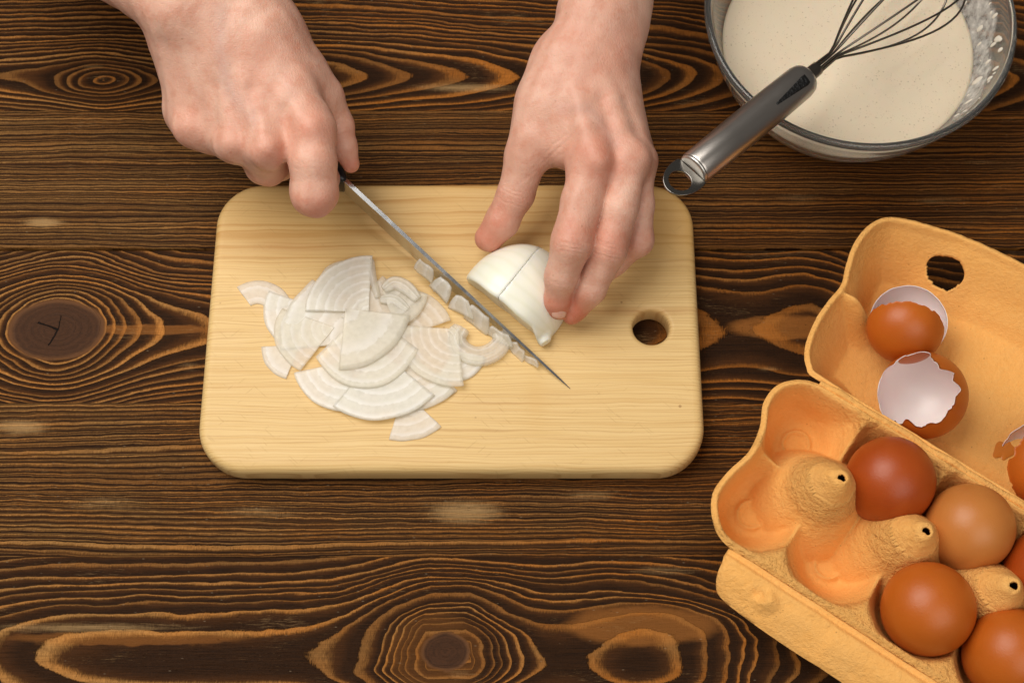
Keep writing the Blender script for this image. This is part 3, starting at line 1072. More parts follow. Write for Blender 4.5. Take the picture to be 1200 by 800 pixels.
def fan(apex, outer, a0, a1, z0, label, rin=0.0, thick=0.65, rings_=5, tilt=(0, 0), sag=1.0, asp=1.0, name='onion_slice', chop=0.0, seed=0, jag=0.25):
    """slice of a layered onion: apex and outer point are photo pixels, angles (deg) open the fan round that direction"""
    r_ = random.Random(seed * 7 + 3)
    z0 = 16.25 + (z0 - 16.3) * 0.62
    A = at(*apex, z0); B = at(*outer, z0)
    R = np.linalg.norm(B - A)
    base = math.atan2(B[1] - A[1], B[0] - A[0])
    nr, na = 5 * rings_ + 1, 30
    ph = [r_.uniform(0, 6.28) for _ in range(6)]
    V, ring, F = [], [], []
    for side in (1, 0):
        for i in range(nr + 1):
            q = rin + (1 - rin) * i / nr
            for j in range(na + 1):
                t = j / na
                a = base + math.radians(a0 + (a1 - a0) * t)
                rel = a - base
                # elliptical growth rings, slightly uneven edges
                rad = R * q * (1 + 0.012 * math.sin(5 * t + ph[0]) + 0.004 * math.sin(17 * t + ph[1]))
                dx = rad * math.cos(rel); dy_ = rad * math.sin(rel) * asp
                # straight cut edges drift a little
                e_ = 0.35 * math.sin(q * 14 + ph[2]) * jag * 2
                if j == 0: dy_ -= e_ * .5
                if j == na: dy_ += e_ * .5
                k = math.floor(q * rings_ + .001)
                wx = dx * math.cos(base) - dy_ * math.sin(base)
                wy = dx * math.sin(base) + dy_ * math.cos(base)
                zz = z0 + 0.03 * math.sin(q * rings_ * 2 * math.pi) + sag * .32 * (0.5 * math.sin(dx * .12 + ph[3]) + .5 * math.sin(dy_ * .13 + ph[4]))
                zz += tilt[0] * wx + tilt[1] * wy
                tk = thick * (0.96 + 0.04 * abs(math.cos(q * rings_ * math.pi))) * (0.45 if (i in (0, nr) and rin > 0) or i == nr else 1)
                zz = max(zz, 16.2)
                V.append((A[0] + wx, A[1] + wy, zz + (tk if side else 0)))
                ring.append(q * rings_)
    n1_ = (nr + 1) * (na + 1)
    for i in range(nr):
        for j in range(na):
            a = i * (na + 1) + j
            F.append((a, a + na + 1, a + na + 2, a + 1))
            F.append((a + n1_ + 1, a + n1_ + na + 2, a + n1_ + na + 1, a + n1_))
    loop = [j for j in range(na + 1)] + [i * (na + 1) + na for i in range(1, nr + 1)] + [nr * (na + 1) + j for j in range(na - 1, -1, -1)] + [i * (na + 1) for i in range(nr - 1, 0, -1)]
    for k in range(len(loop)):
        a, c_ = loop[k], loop[(k + 1) % len(loop)]
        F.append((a, c_, c_ + n1_, a + n1_))
    V = np.array(V)
    org = np.array([A[0], A[1], z0])
    o = mesh(name, V - org, F, [m_slice], None)
    o.location = Vector(org) * MM
    attr(o, 'ring', ring)
    tag(o, label, 'onion slice', 'onion slices in the pile on the board')
    bm_ = bmesh.new(); bm_.from_mesh(o.data); bmesh.ops.recalc_face_normals(bm_, faces=bm_.faces); bm_.to_mesh(o.data); bm_.free()
    return o


S = [
    # apex, outer, a0, a1, z, label, kwargs
    ((301, 368), (313, 330), -62, 50, 16.3, 'small onion slice lying alone at the far left end of the pile', dict(rin=.30, rings_=3, seed=1)),
    ((374, 362), (308, 358), -20, 58, 17.0, 'pointed onion slice at the left, its tip beside the lone small slice', dict(rings_=5, seed=2, asp=.85)),
    ((416, 345), (382, 315), -34, 48, 17.2, 'onion slice with a thin reddish brown edge at the top of the pile', dict(rings_=4, seed=4, asp=.8, thick=1.0)),
    ((352, 404), (314, 430), -34, 34, 16.3, 'short blunt onion slice sticking out at the lower left of the pile', dict(rin=.1, rings_=3, seed=16, asp=1.0)),
    ((392, 384), (322, 400), -40, 46, 18.0, 'wide rough onion slice above the short blunt one on the left', dict(rings_=6, seed=15, asp=.85)),
    ((473, 458), (484, 516), -26, 34, 16.4, 'ribbed onion fan sticking out at the very bottom of the pile', dict(rings_=5, seed=17)),
    ((404, 424), (372, 474), -48, 52, 18.6, 'onion slice with curved outer edge at the lower left of the pile', dict(rings_=5, seed=13)),
    ((424, 440), (424, 488), -64, 62, 16.3, 'thin curved onion slice peeping out at the bottom between two larger ones', dict(rings_=4, seed=14)),
    ((438, 400), (340, 358), -22, 30, 17.9, 'wide onion slice mostly buried between the two left hand fans', dict(rings_=6, seed=31)),
    ((400, 372), (470, 362), -40, 40, 18.6, 'buried onion slice under the glossy curl and the large fan', dict(rings_=5, seed=33)),
    ((478, 412), (500, 478), -44, 30, 17.7, 'pinkish onion slice at the lower right, half under the tall pale fan', dict(rings_=5, seed=18)),
    ((512, 436), (521, 466), -30, 30, 16.4, 'tiny onion offcut at the right foot of the pile', dict(rings_=2, seed=19, thick=1.2)),
    ((533, 412), (545, 445), -50, 60, 16.3, 'flat onion piece half hidden under the curled onion ring', dict(rings_=3, seed=20, thick=1.2)),
    ((470, 395), (500, 345), -42, 50, 19.0, 'rounded onion slice at the upper right of the pile under the glossy curl', dict(rings_=5, seed=7)),
    ((446, 412), (452, 492), -44, 44, 20.0, 'broad onion slice across the lower middle of the pile', dict(rings_=6, seed=12)),
    ((432, 366), (384, 316), -44, 46, 20.4, 'large ribbed onion fan at the top of the pile', dict(rings_=7, seed=3)),
    ((428, 364), (434, 456), -58, 56, 21.8, 'largest onion slice in the middle, curved edge toward the bottom', dict(rings_=7, seed=11, asp=.72)),
    ((536, 386), (490, 440), -58, 46, 21.4, 'tall pale onion fan at the right side of the pile', dict(rings_=7, seed=8, asp=.95)),
    ((446, 336), (486, 372), -26, 34, 22.4, 'narrow onion slice running down from the glossy curl', dict(rings_=3, seed=21, rin=.1)),
    ((405, 362), (452, 416), -44, 44, 23.6, 'smooth cloudy onion slice lying on top in the centre of the pile', dict(rings_=2, seed=10, sag=.6)),
]
for s_ in S:
    ap, ou, a0, a1, z0, lb, kw = s_
    fan(ap, ou, a0, a1, z0, lb, **kw)


def curl(pts, w_, h_, label, name='onion_slice', group='onion slices in the pile on the board', n=40, layers=3, taper=0.5, grp=True):
    """a curved band of onion standing or lying along a pixel path"""
    P = np.array([at(p[0], p[1], 16.3 + (p[2] - 16.3) * 0.62) for p in pts])
    # Catmull-Rom resample
    Q = []
    PP = np.vstack([2 * P[0] - P[1], P, 2 * P[-1] - P[-2]])
    for i in range(len(P) - 1):
        for k in range(n // (len(P) - 1)):
            t = k / (n // (len(P) - 1))
            p0, p1, p2, p3 = PP[i:i + 4]
            Q.append(.5 * ((2 * p1) + (-p0 + p2) * t + (2 * p0 - 5 * p1 + 4 * p2 - p3) * t * t + (-p0 + 3 * p1 - 3 * p2 + p3) * t ** 3))
    Q.append(P[-1]); Q = np.array(Q)
    V, ring, F = [], [], []
    m = 12
    for i, q in enumerate(Q):
        t = Q[min(i + 1, len(Q) - 1)] - Q[max(i - 1, 0)]
        t[2] = 0; t /= np.linalg.norm(t) + 1e-9
        sd = np.array([-t[1], t[0], 0])
        f_ = 1 - taper * (abs(2 * i / (len(Q) - 1) - 1) ** 3)
        for k in range(m + 1):
            u_ = -1 + 2 * k / m
            V.append(q + sd * u_ * w_ * f_ + np.array([0, 0, h_ * (1 - 0.35 * u_ * u_ + .06 * math.cos(u_ * layers * math.pi))]))
            ring.append((u_ + 1) / 2 * layers)
        V.append(q + sd * w_ * f_); ring.append(layers)
        V.append(q - sd * w_ * f_); ring.append(0)
    mm = m + 3
    for i in range(len(Q) - 1):
        for k in range(mm):
            a = i * mm + k; c_ = i * mm + (k + 1) % mm
            F.append((a, c_, c_ + mm, a + mm))
    F.append(tuple(range(mm))[::-1]); F.append(tuple((len(Q) - 1) * mm + k for k in range(mm)))
    org = Q.mean(0); org[2] = Q[:, 2].min()
    o = mesh(name, np.array(V) - org, F, [m_slice]); o.location = Vector(org) * MM
    attr(o, 'ring', ring)
    if grp: tag(o, label, 'onion slice', group)
    bm_ = bmesh.new(); bm_.from_mesh(o.data); bmesh.ops.recalc_face_normals(bm_, faces=bm_.faces)
    bm_.to_mesh(o.data); bm_.free()
    return o


curl([(435, 306, 16.3), (437, 325, 17.5), (443, 350, 18.2)], 2.0, 3.0, 'thin upright onion strip standing at the top of the pile', taper=.2, layers=1)
curl([(450, 341, 21), (462, 333, 22), (476, 338, 22), (490, 352, 21.2)], 3.8, 3.6, 'thick glossy onion curl at the upper right of the pile', taper=.4)
curl([(446, 352, 19.5), (462, 352, 20.5), (478, 364, 20.5)], 3.0, 2.4, 'short onion strip tucked under the glossy curl', taper=.4)
curl([(541, 386, 17.5), (535, 398, 16.4), (541, 411, 16.3), (558, 419, 16.3), (577, 414, 16.3), (588, 402, 16.3), (586, 392, 16.3)], 5.2, 4.6,
     'thick C shaped onion curl between the pile and the blade', taper=.15, layers=3)
curl([(528, 385, 20), (536, 392, 20.5), (537, 405, 20)], 2.6, 2.4, 'narrow onion strip resting on the end of the C shaped curl', taper=.2, layers=2)
curl([(508, 330, 16.3), (509, 342, 16.3)], 0.7, 0.8, 'tiny pinkish sliver of onion skin lying beside the blade', taper=.3, layers=1)
# bits stuck on the blade
bits = [(503, 322, 7.5, 6.2, 0), (524, 340, 9, 7, 1), (546, 357, 8, 9, 2), (566, 376, 10, 9, 3), (590, 396, 10, 7, 4), (610, 410, 8, 6, 5), (624, 422, 7.5, 6, 6)]
labs = ['onion bit stuck highest on the blade, nearest the handle', 'onion bit on the blade, second from the handle', 'translucent onion bit on the blade beside the C shaped curl tip',
        'grey translucent onion bit in the middle of the blade', 'long onion bit on the blade above the C shaped curl', 'onion bit on the blade just above the lowest square one', 'square onion bit stuck lowest on the blade near its tip']


def f_box_mesh(c0, ax, sd, up, l_, t_, h_, seed):
    r_ = random.Random(seed)
    V, F, ring = [], [], []
    nu, nv = 10, 6
    for side in (0, 1):
        for i in range(nu + 1):
            for j in range(nv + 1):
                u_ = -1 + 2 * i / nu; v_ = -1 + 2 * j / nv
                bend = .8 * math.sin(u_ * 2 + seed)
                th = t_ * (1 - .10 * abs(math.cos(u_ * 3 + seed)) * side)
                V.append(c0 + ax * (u_ * l_ * (1 - (.12 + .1 * (seed % 3)) * v_ - .10 * v_ * v_)) + up * (v_ * h_ + .5 * math.sin(u_ * 3 + seed)) + sd * ((th if side else 0) + (0.25 * bend if side else 0)))
                ring.append((u_ + 1) * .9 + .3)
    n1_ = (nu + 1) * (nv + 1)
    for i in range(nu):
        for j in range(nv):
            a = i * (nv + 1) + j
            F.append((a, a + 1, a + nv + 2, a + nv + 1)); F.append((a + n1_ + nv + 1, a + n1_ + nv + 2, a + n1_ + 1, a + n1_))
    loop = [j for j in range(nv + 1)] + [i * (nv + 1) + nv for i in range(1, nu + 1)] + [nu * (nv + 1) + j for j in range(nv - 1, -1, -1)] + [i * (nv + 1) for i in range(nu - 1, 0, -1)]
    for k in range(len(loop)):
        a, c_ = loop[k], loop[(k + 1) % len(loop)]
        F.append((a, c_, c_ + n1_, a + n1_))
    return V, F, ring


for (bx, by, l_, h_, sd_), lb in zip(bits, labs):
    # distance along the blade nearest that pixel
    best = min(np.linspace(0, 1, 200), key=lambda s: (lambda p: abs(p[0] - at(bx, by, 28)[0]) + abs(p[1] - at(bx, by, 28)[1]))(heel + axis * s))
    c0 = heel + axis * best
    lowz = 16.4
    hz = c0[2] - lowz - 1.0
    hh = min(h_ * .85, hz / 2)
    t_ = 1.9 + .8 * (sd_ % 3)
    lean = np.array([0, 0, 1.0]) - nd * (.42 + .05 * (sd_ % 3)); lean /= np.linalg.norm(lean)
    t_ = 0.9 + .35 * (sd_ % 2)
    cc = np.array([c0[0], c0[1], 0.0]) + nd * (1.4 + hh * .45) + np.array([0, 0, max(lowz + hh * .93, c0[2] - 3.0 - hh)])
    rb = random.Random(50 + sd_)
    tw = rb.uniform(-.32, .32)
    axr = ad * math.cos(tw) + lean * math.sin(tw); lean = lean * math.cos(tw) - ad * math.sin(tw)
    hh *= rb.uniform(.75, 1.1); l_ *= rb.uniform(.75, 1.15)
    V, F, ring = f_box_mesh(cc, axr, nd, lean, l_ * .82, t_, hh, sd_)
    o = mesh('onion_bit', np.array(V) - cc, F, [m_slice]); o.location = Vector(cc) * MM
    attr(o, 'ring', ring)
    bm_ = bmesh.new(); bm_.from_mesh(o.data); bmesh.ops.recalc_face_normals(bm_, faces=bm_.faces); bm_.to_mesh(o.data); bm_.free()
    tag(o, lb, 'onion bit', 'onion bits stuck to the knife blade')

# ------------------------------------------------------------------ bowl with batter
m_glass, b = material('clear_bowl_glass', Base_Color=(0.97, 0.985, 0.985), Roughness=0.0, IOR=1.47)
b.inputs['Transmission Weight'].default_value = 1.0
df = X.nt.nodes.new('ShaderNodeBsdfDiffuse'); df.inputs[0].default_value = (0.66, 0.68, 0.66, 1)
mg = X.nt.nodes.new('ShaderNodeMixShader'); mg.inputs[0].default_value = 0.055  # pale diffuse share brightens the glass rim in place of reflected light
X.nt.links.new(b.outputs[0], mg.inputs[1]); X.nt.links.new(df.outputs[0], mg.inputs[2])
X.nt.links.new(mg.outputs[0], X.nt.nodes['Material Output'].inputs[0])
BC = np.array([183.5, 156.5, 0.0])
bowl = empty('glass_bowl', tuple(BC), 'round clear glass mixing bowl filled with pale batter', 'bowl')
outer = [(0, 0.2), (30, 0.2), (40, 0.2), (44, 1.0), (47.5, 4), (52, 9), (59, 20), (66, 32), (72, 44), (76.5, 56), (79.5, 66), (80.6, 70.0), (81.4, 71.4), (82.0, 73.0), (82.0, 74.4), (81.4, 75.4), (80.4, 76.0), (79.4, 75.8)]
inner = [(78.6, 75.0), (78.2, 73.4), (76.2, 67), (73.0, 56), (68.5, 44), (62, 32), (54.5, 20), (47, 10.5), (40, 6.5), (30, 5), (0, 4.6)]
V, F = lathe(outer + inner, 128)
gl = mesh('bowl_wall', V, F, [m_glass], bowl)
m_batter, b = material('pale_batter')
x, y, z = coords()
sp = voro(vec(x, y, z), 0.34)
spm = voro(vec(x, y, z), 0.85)
lum = noise(vec(x, y, z), 0.03, 2)
dots = (1.0 - sp.step(0.08, 0.17)).max((1.0 - spm.step(0.12, 0.24)) * noise(vec(x, y, z), .2, 1).step(.45, .6))
c = mixc(lum, (0.80, 0.685, 0.515), (0.76, 0.635, 0.465))
c = mixc(dots * 0.6, c, (0.42, 0.31, 0.19))
setc(b, 'Base Color', c)
b.inputs['Roughness'].default_value = 0.33
b.inputs['Subsurface Weight'].default_value = 0.3
b.inputs['Subsurface Scale'].default_value = 0.004
bump(b, lum * 3.0 - dots * 0.15 + noise(vec(x, y, z), 0.15, 2) * .8, 0.35, 0.6)
bat_in = [(0, 4.5), (30, 4.9), (40, 6.4), (47.1, 10.4), (54.6, 19.9), (62.1, 31.9), (65.6, 38), (68.4, 43.5), (68.2, 44.3), (66.5, 44.6), (62, 44.3)]
prf = bat_in + [(r, 44.25) for r in (50, 38, 26, 14, 5, 0)]
V, F = lathe(prf, 128)
bt = mesh('batter', V, F, [m_batter])
bt.location = Vector(BC) * MM
tag(bt, 'smooth cream coloured batter with tiny bubbles inside the glass bowl', 'batter')
# smeared film and drips of batter on the right hand wall
m_film, b = material('batter_film', Base_Color=(0.66, 0.64, 0.60), Roughness=0.4)
x, y, z = coords()
nn = noise(vec(x, y, z), 0.22, 4, 0.7)
n3 = noise(vec(x * 1.0, y * 1.0, z * 0.5), 0.06, 2)
cov = (nn * 1.3 + n3 * 0.7 - 0.62).sat()
tr = X.nt.nodes.new('ShaderNodeBsdfTransparent')
mx = X.nt.nodes.new('ShaderNodeMixShader')
out = X.nt.nodes['Material Output']
X.nt.links.new(((cov * 1.5 - 0.04) * attrx('fade')).sat().v, mx.inputs[0])
X.nt.links.new(tr.outputs[0], mx.inputs[1]); X.nt.links.new(b.outputs[0], mx.inputs[2])
X.nt.links.new(mx.outputs[0], out.inputs[0])
V, F, fd = [], [], []
na, nh = 70, 16
for i in range(na + 1):
    a = math.radians(-62 + 150 * i / na)
    for j in range(nh + 1):
        t = j / nh
        zz = 43.5 + 25.5 * t
        rw = np.interp(zz, [32, 44, 56, 67, 73.4], [62, 68.5, 73.0, 76.2, 77.6]) - 0.35
        V.append((rw * math.cos(a), rw * math.sin(a), zz))
        e_ = min(1, i / 14, (na - i) / 6)
        top = .80 + .12 * math.sin(a * 7) + .06 * math.sin(a * 17 + 1)
        fd.append(max(0, e_) * max(0, min(1, (top - t) * 7)))
for i in range(na):
    for j in range(nh):
        q = i * (nh + 1) + j
        F.append((q, q + 1, q + nh + 2, q + nh + 1))
fl = mesh('batter_film', V, F, [m_film], bt)
attr(fl, 'fade', fd)
m_drop, b = material('batter_drop', Base_Color=(0.76, 0.70, 0.60), Roughness=0.35)
rd = random.Random(5)
parts = []
for k in range(46):
    a = math.radians(rd.uniform(-44, 60)); zz = rd.uniform(46, 68)
    rw = np.interp(zz, [32, 44, 56, 67, 73.4], [62, 68.5, 73.0, 76.2, 77.6]) - 0.2
    s_ = rd.uniform(.5, 1.5) * (1.5 if k < 8 else 1)
    n_ = 8
    vv, ff = lathe([(0.01, 1), (.5, .87), (.87, .5), (1, 0), (.87, -.5), (.5, -.87), (0.01, -1)], n_)
    rad = np.array([math.cos(a), math.sin(a), 0]); tg = np.array([-math.sin(a), math.cos(a), 0]); upv = np.array([.35 * math.cos(a), .35 * math.sin(a), 1.0])
    sy = s_ * rd.uniform(.9, 2.2)
    vv = [rad * rw + np.array([0, 0, zz]) + rad * v_[0] * s_ * .45 + tg * v_[1] * s_ + upv * v_[2] * sy for v_ in vv]
    parts.append((vv, ff))
V, F = merge(parts)
dr = mesh('batter_drips', V, F, [m_drop], bt)
dr['kind'] = 'stuff'

# ------------------------------------------------------------------ whisk
m_brush, b = material('brushed_steel', Base_Color=(0.50, 0.465, 0.43), Metallic=1.0, Roughness=0.3)
x, y, z = coords('Object')
st = noise(vec(x * 0.35, y * 3.0, z * 3.0), 1, 3, .6)
setc(b, 'Roughness', (0.27 + st * 0.14))
bump(b, st, 0.03, 0.5)
m_loop, b = material('loop_steel_dark_reflection', Base_Color=(0.20, 0.19, 0.175), Metallic=1.0, Roughness=0.25)  # base colour darkened to stand for the dark reflection on the tilted plate
m_cap, b = material('steel_end_cap', Base_Color=(0.62, 0.60, 0.56), Metallic=1.0, Roughness=0.38)
m_wire, b = material('dark_steel_wire', Base_Color=(0.22, 0.19, 0.16), Metallic=1.0, Roughness=0.28)
m_rubber, b = material('black_dotted_grip', Base_Color=(0.006, 0.006, 0.007), Roughness=0.45)
x, y, z = coords('Object')
dt = voro(vec(x, y, z), 0.8)
bump(b, dt, 0.4, 1.0)
setc(b, 'Base Color', mixc(dt.step(.10, .22), (0.022, .022, .022), (0.004, .004, .004)))
w0 = at(813, 199, 93); w1 = at(946, 90, 84.5)
wd = (w1 - w0); WL = np.linalg.norm(wd); wd /= WL
rh = rmm(w0, 21.5)
whisk = empty('whisk', tuple(w0), 'steel balloon whisk with black wedge inlay resting across the bowl rim', 'whisk')
zax = np.array([0, 0, 1.0]); wy_ = np.cross(zax, wd); wy_ /= np.linalg.norm(wy_); wz = np.cross(wd, wy_)
WM = Matrix(((wd[0], wy_[0], wz[0], w0[0] * MM), (wd[1], wy_[1], wz[1], w0[1] * MM), (wd[2], wy_[2], wz[2], w0[2] * MM), (0, 0, 0, 1)))
whisk.matrix_world = WM


def wlathe(name, prof_, mat, n=64):
    V, F = lathe([(r, z_) for z_, r in prof_], n)
    V = np.stack([V[:, 2], V[:, 0], V[:, 1]], 1)
    return mesh(name, V, F, [mat], whisk)


wlathe('handle', [(0.6, rh - .5), (1.6, rh), (WL * .3, rh + .15), (WL * .7, rh + .3), (WL - 6, rh), (WL - 2.6, rh - .7), (WL - 1.0, rh - 1.8), (WL, rh - 3.4), (WL + .2, 3.6)], m_brush)
wlathe('end_cap', [(-0.6, 0), (-0.9, rh - 2.6), (-1.1, rh - 1.6), (-.7, rh - .7), (0.2, rh - .4), (1.0, rh - .9)], m_cap)
wlathe('ferrule', [(WL - .5, 3.9), (WL + 6, 3.7), (WL + 8, 3.6), (WL + 8.4, 2.8)], m_wire, 24)
# slot line across the cap and the hanging loop plate
V, F = merge([tube([(-1.15, -rh + 3, .2), (-1.15, rh - 3, -.2)], 0.35, 6)])
sl = mesh('cap_slot', V, F, [m_wire], whisk)
pl_o, pl_i = [], []
nn_ = 40
for k in range(nn_):
    a = 2 * math.pi * k / nn_
    ox, oy = 13.0 * math.cos(a) - 5.4, 9.8 * math.sin(a)
    if ox > -1: ox = -1.0
    ix, iy = 5.4 * math.cos(a) - 10.0, 5.8 * math.sin(a)
    pl_o.append((ox, oy)); pl_i.append((ix, iy))
V, F = [], []
for zz in (-.7, .7):
    for q in pl_o: V.append((q[0], q[1], zz))
    for q in pl_i: V.append((q[0], q[1], zz))
n2_ = 2 * nn_
for k in range(nn_):
    k2 = (k + 1) % nn_
    F += [(n2_ + k, n2_ + k2, n2_ + nn_ + k2, n2_ + nn_ + k), (k2, k, nn_ + k, nn_ + k2), (k, k2, n2_ + k2, n2_ + k), (nn_ + k2, nn_ + k, n2_ + nn_ + k, n2_ + nn_ + k2)]
lp = mesh('hanging_loop', V, F, [m_loop], whisk, smooth=False)
bv = lp.modifiers.new('soft', 'BEVEL'); bv.width = 0.0003; bv.segments = 2; bv.limit_method = 'ANGLE'
# wedge inlay on top of the handle (faces the camera)
camdir = (CAM - (w0 + w1) / 2); ca_ = math.atan2(camdir @ wz, camdir @ wy_)
V, F = [], []
nu, nv = 24, 10
for i in range(nu + 1):
    t = i / nu
    xx = WL - 6.5 - t * 25
    hw = (0.36 * (1 - t) + 0.07 * t)
    if t < .06: hw *= .90
    if t > .97: hw *= .8
    for j in range(nv + 1):
        a = ca_ + 0.10 + hw * (-1 + 2 * j / nv)
        r_ = rh + .30 + (.14 if 0 < i < nu and 0 < j < nv else -.4)
        V.append((xx, r_ * math.cos(a), r_ * math.sin(a)))
for i in range(nu):
    for j in range(nv):
        q = i * (nv + 1) + j
        F.append((q, q + nv + 1, q + nv + 2, q + 1))
mesh('grip_inlay', V, F, [m_rubber], whisk)
# wires: teardrop loops round the axis
rw_ = random.Random(3)
for k in range(5):
    th = math.pi * k / 5 + .25
    Lw = 116 - (k % 3) * 3
    R_ = 24.5 - (k % 3) * 1.2
    pts = []
    for i in range(57):
        s = i / 56
        # out along +, round the end, back along -
        q = s * 2 if s <= .5 else 2 - s * 2
        sg_ = 1 if s <= .5 else -1
        ax_ = WL + 3 + Lw * math.sin(q * math.pi / 2) ** 1.05 if False else None
        if q < .2:
            u_ = q / .2
            ax_ = WL + 2 + 20 * u_; rad_ = 2.7 - .6 * u_ + .15 * (k % 2)
        else:
            u_ = (q - .2) / .8
            ax_ = WL + 22 + (Lw - 20) * (math.sin(u_ * math.pi / 2) ** .95)
            rad_ = 2.1 + R_ * (math.sin(math.pi * (u_ ** 0.85)) ** 1.0) * (.55 + .45 * u_) * 1.25 if u_ < 1 else 0.0
            rad_ = max(rad_, 0) if u_ < .999 else 0
            if u_ > .5: rad_ *= 1
        pts.append((ax_, sg_ * rad_ * math.cos(th), sg_ * rad_ * math.sin(th)))
    V, F = tube(pts, 0.6, 8)
    mesh('wire', V, F, [m_wire], whisk)

# ------------------------------------------------------------------ egg carton
CO = np.array([120.83, -96.43, 0.0])
cu = np.array([0.824202, -0.56629591]); cvv = np.array([0.56629591, 0.824202])


def cw(u_, v_, z_):
    return np.stack([CO[0] + cu[0] * u_ + cvv[0] * v_, CO[1] + cu[1] * u_ + cvv[1] * v_, z_ + 0 * u_], -1)


m_pulp, b = material('orange_moulded_pulp')
x, y, z = coords()
v3 = vec(x, y, z)
p1_ = noise(v3, 0.45, 4, 0.65)
p2_ = noise(v3, 1.6, 3, 0.6)
p3_ = noise(v3, 0.05, 2)
rough_ = attrx('rough').sat()
c = mixc((p1_ * 1.5 - .25).sat(), (0.87, 0.42, 0.105), (0.92, 0.495, 0.150))
c = mixc((p3_.step(.4, .7) * .25), c, (0.83, 0.47, 0.16))
fl_ = voro(v3, .16).step(.035, .07)
c = mixc(((1.0 - fl_) * .6), c, (0.32, 0.13, 0.04))
setc(b, 'Base Color', c)
b.inputs['Roughness'].default_value = 0.85
b.inputs['Specular IOR Level'].default_value = 0.2
crin = noise(vec(x * 1.0, y * 1.0, z * 1.0), 0.32, 4, 0.7)
bump(b, p1_ * 0.85 + p2_ * 0.5 + crin * (rough_ * 5.0 + .6), 0.65, 1.0)
carton = empty('egg_carton', (CO[0], CO[1], 0), 'open orange moulded pulp egg carton holding brown eggs, its lid folded back', 'egg carton')


def ss(a, b_, x_):
    t = np.clip((x_ - a) / (b_ - a), 0, 1)
    return t * t * (3 - 2 * t)


def vnoise(u_, v_, s, seed):
    """smooth value noise on numpy grids"""
    r_ = np.random.RandomState(seed)
    T = r_.rand(64, 64)
    a = (u_ / s) % 64; b_ = (v_ / s) % 64
    i = np.floor(a).astype(int); j = np.floor(b_).astype(int)
    fa_ = a - i; fb_ = b_ - j
    fa_ = fa_ * fa_ * (3 - 2 * fa_); fb_ = fb_ * fb_ * (3 - 2 * fb_)
    i2 = (i + 1) % 64; j2 = (j + 1) % 64
    i %= 64; j %= 64
    return (T[i, j] * (1 - fa_) + T[i2, j] * fa_) * (1 - fb_) + (T[i, j2] * (1 - fa_) + T[i2, j2] * fa_) * fb_


def polysd(u_, v_, poly):
    """signed distance (negative inside) to polygon on grids"""
    d = np.full(u_.shape, 1e9); ins = np.zeros(u_.shape, bool)
    n = len(poly)
    for i in range(n):
        ax, ay = poly[i]; bx_, by_ = poly[(i + 1) % n]
        ex, ey = bx_ - ax, by_ - ay
        h = np.clip(((u_ - ax) * ex + (v_ - ay) * ey) / (ex * ex + ey * ey + 1e-9), 0, 1)
        d = np.minimum(d, (u_ - ax - h * ex) ** 2 + (v_ - ay - h * ey) ** 2)
        c_ = ((ay > v_) != (by_ > v_)) & (u_ < (bx_ - ax) * (v_ - ay) / (by_ - ay + 1e-12) + ax)
        ins ^= c_
    d = np.sqrt(d)
    return np.where(ins, -d, d)


def smoothpoly(pts, n=8):
    P = np.array(pts, float); out_ = []
    m = len(P)
    for i in range(m):
        p0, p1, p2, p3 = P[i - 1], P[i], P[(i + 1) % m], P[(i + 2) % m]
        for k in range(n):
            t = k / n
            out_.append(.5 * ((2 * p1) + (-p0 + p2) * t + (2 * p0 - 5 * p1 + 4 * p2 - p3) * t * t + (-p0 + 3 * p1 - 3 * p2 + p3) * t ** 3))
    return np.array(out_)


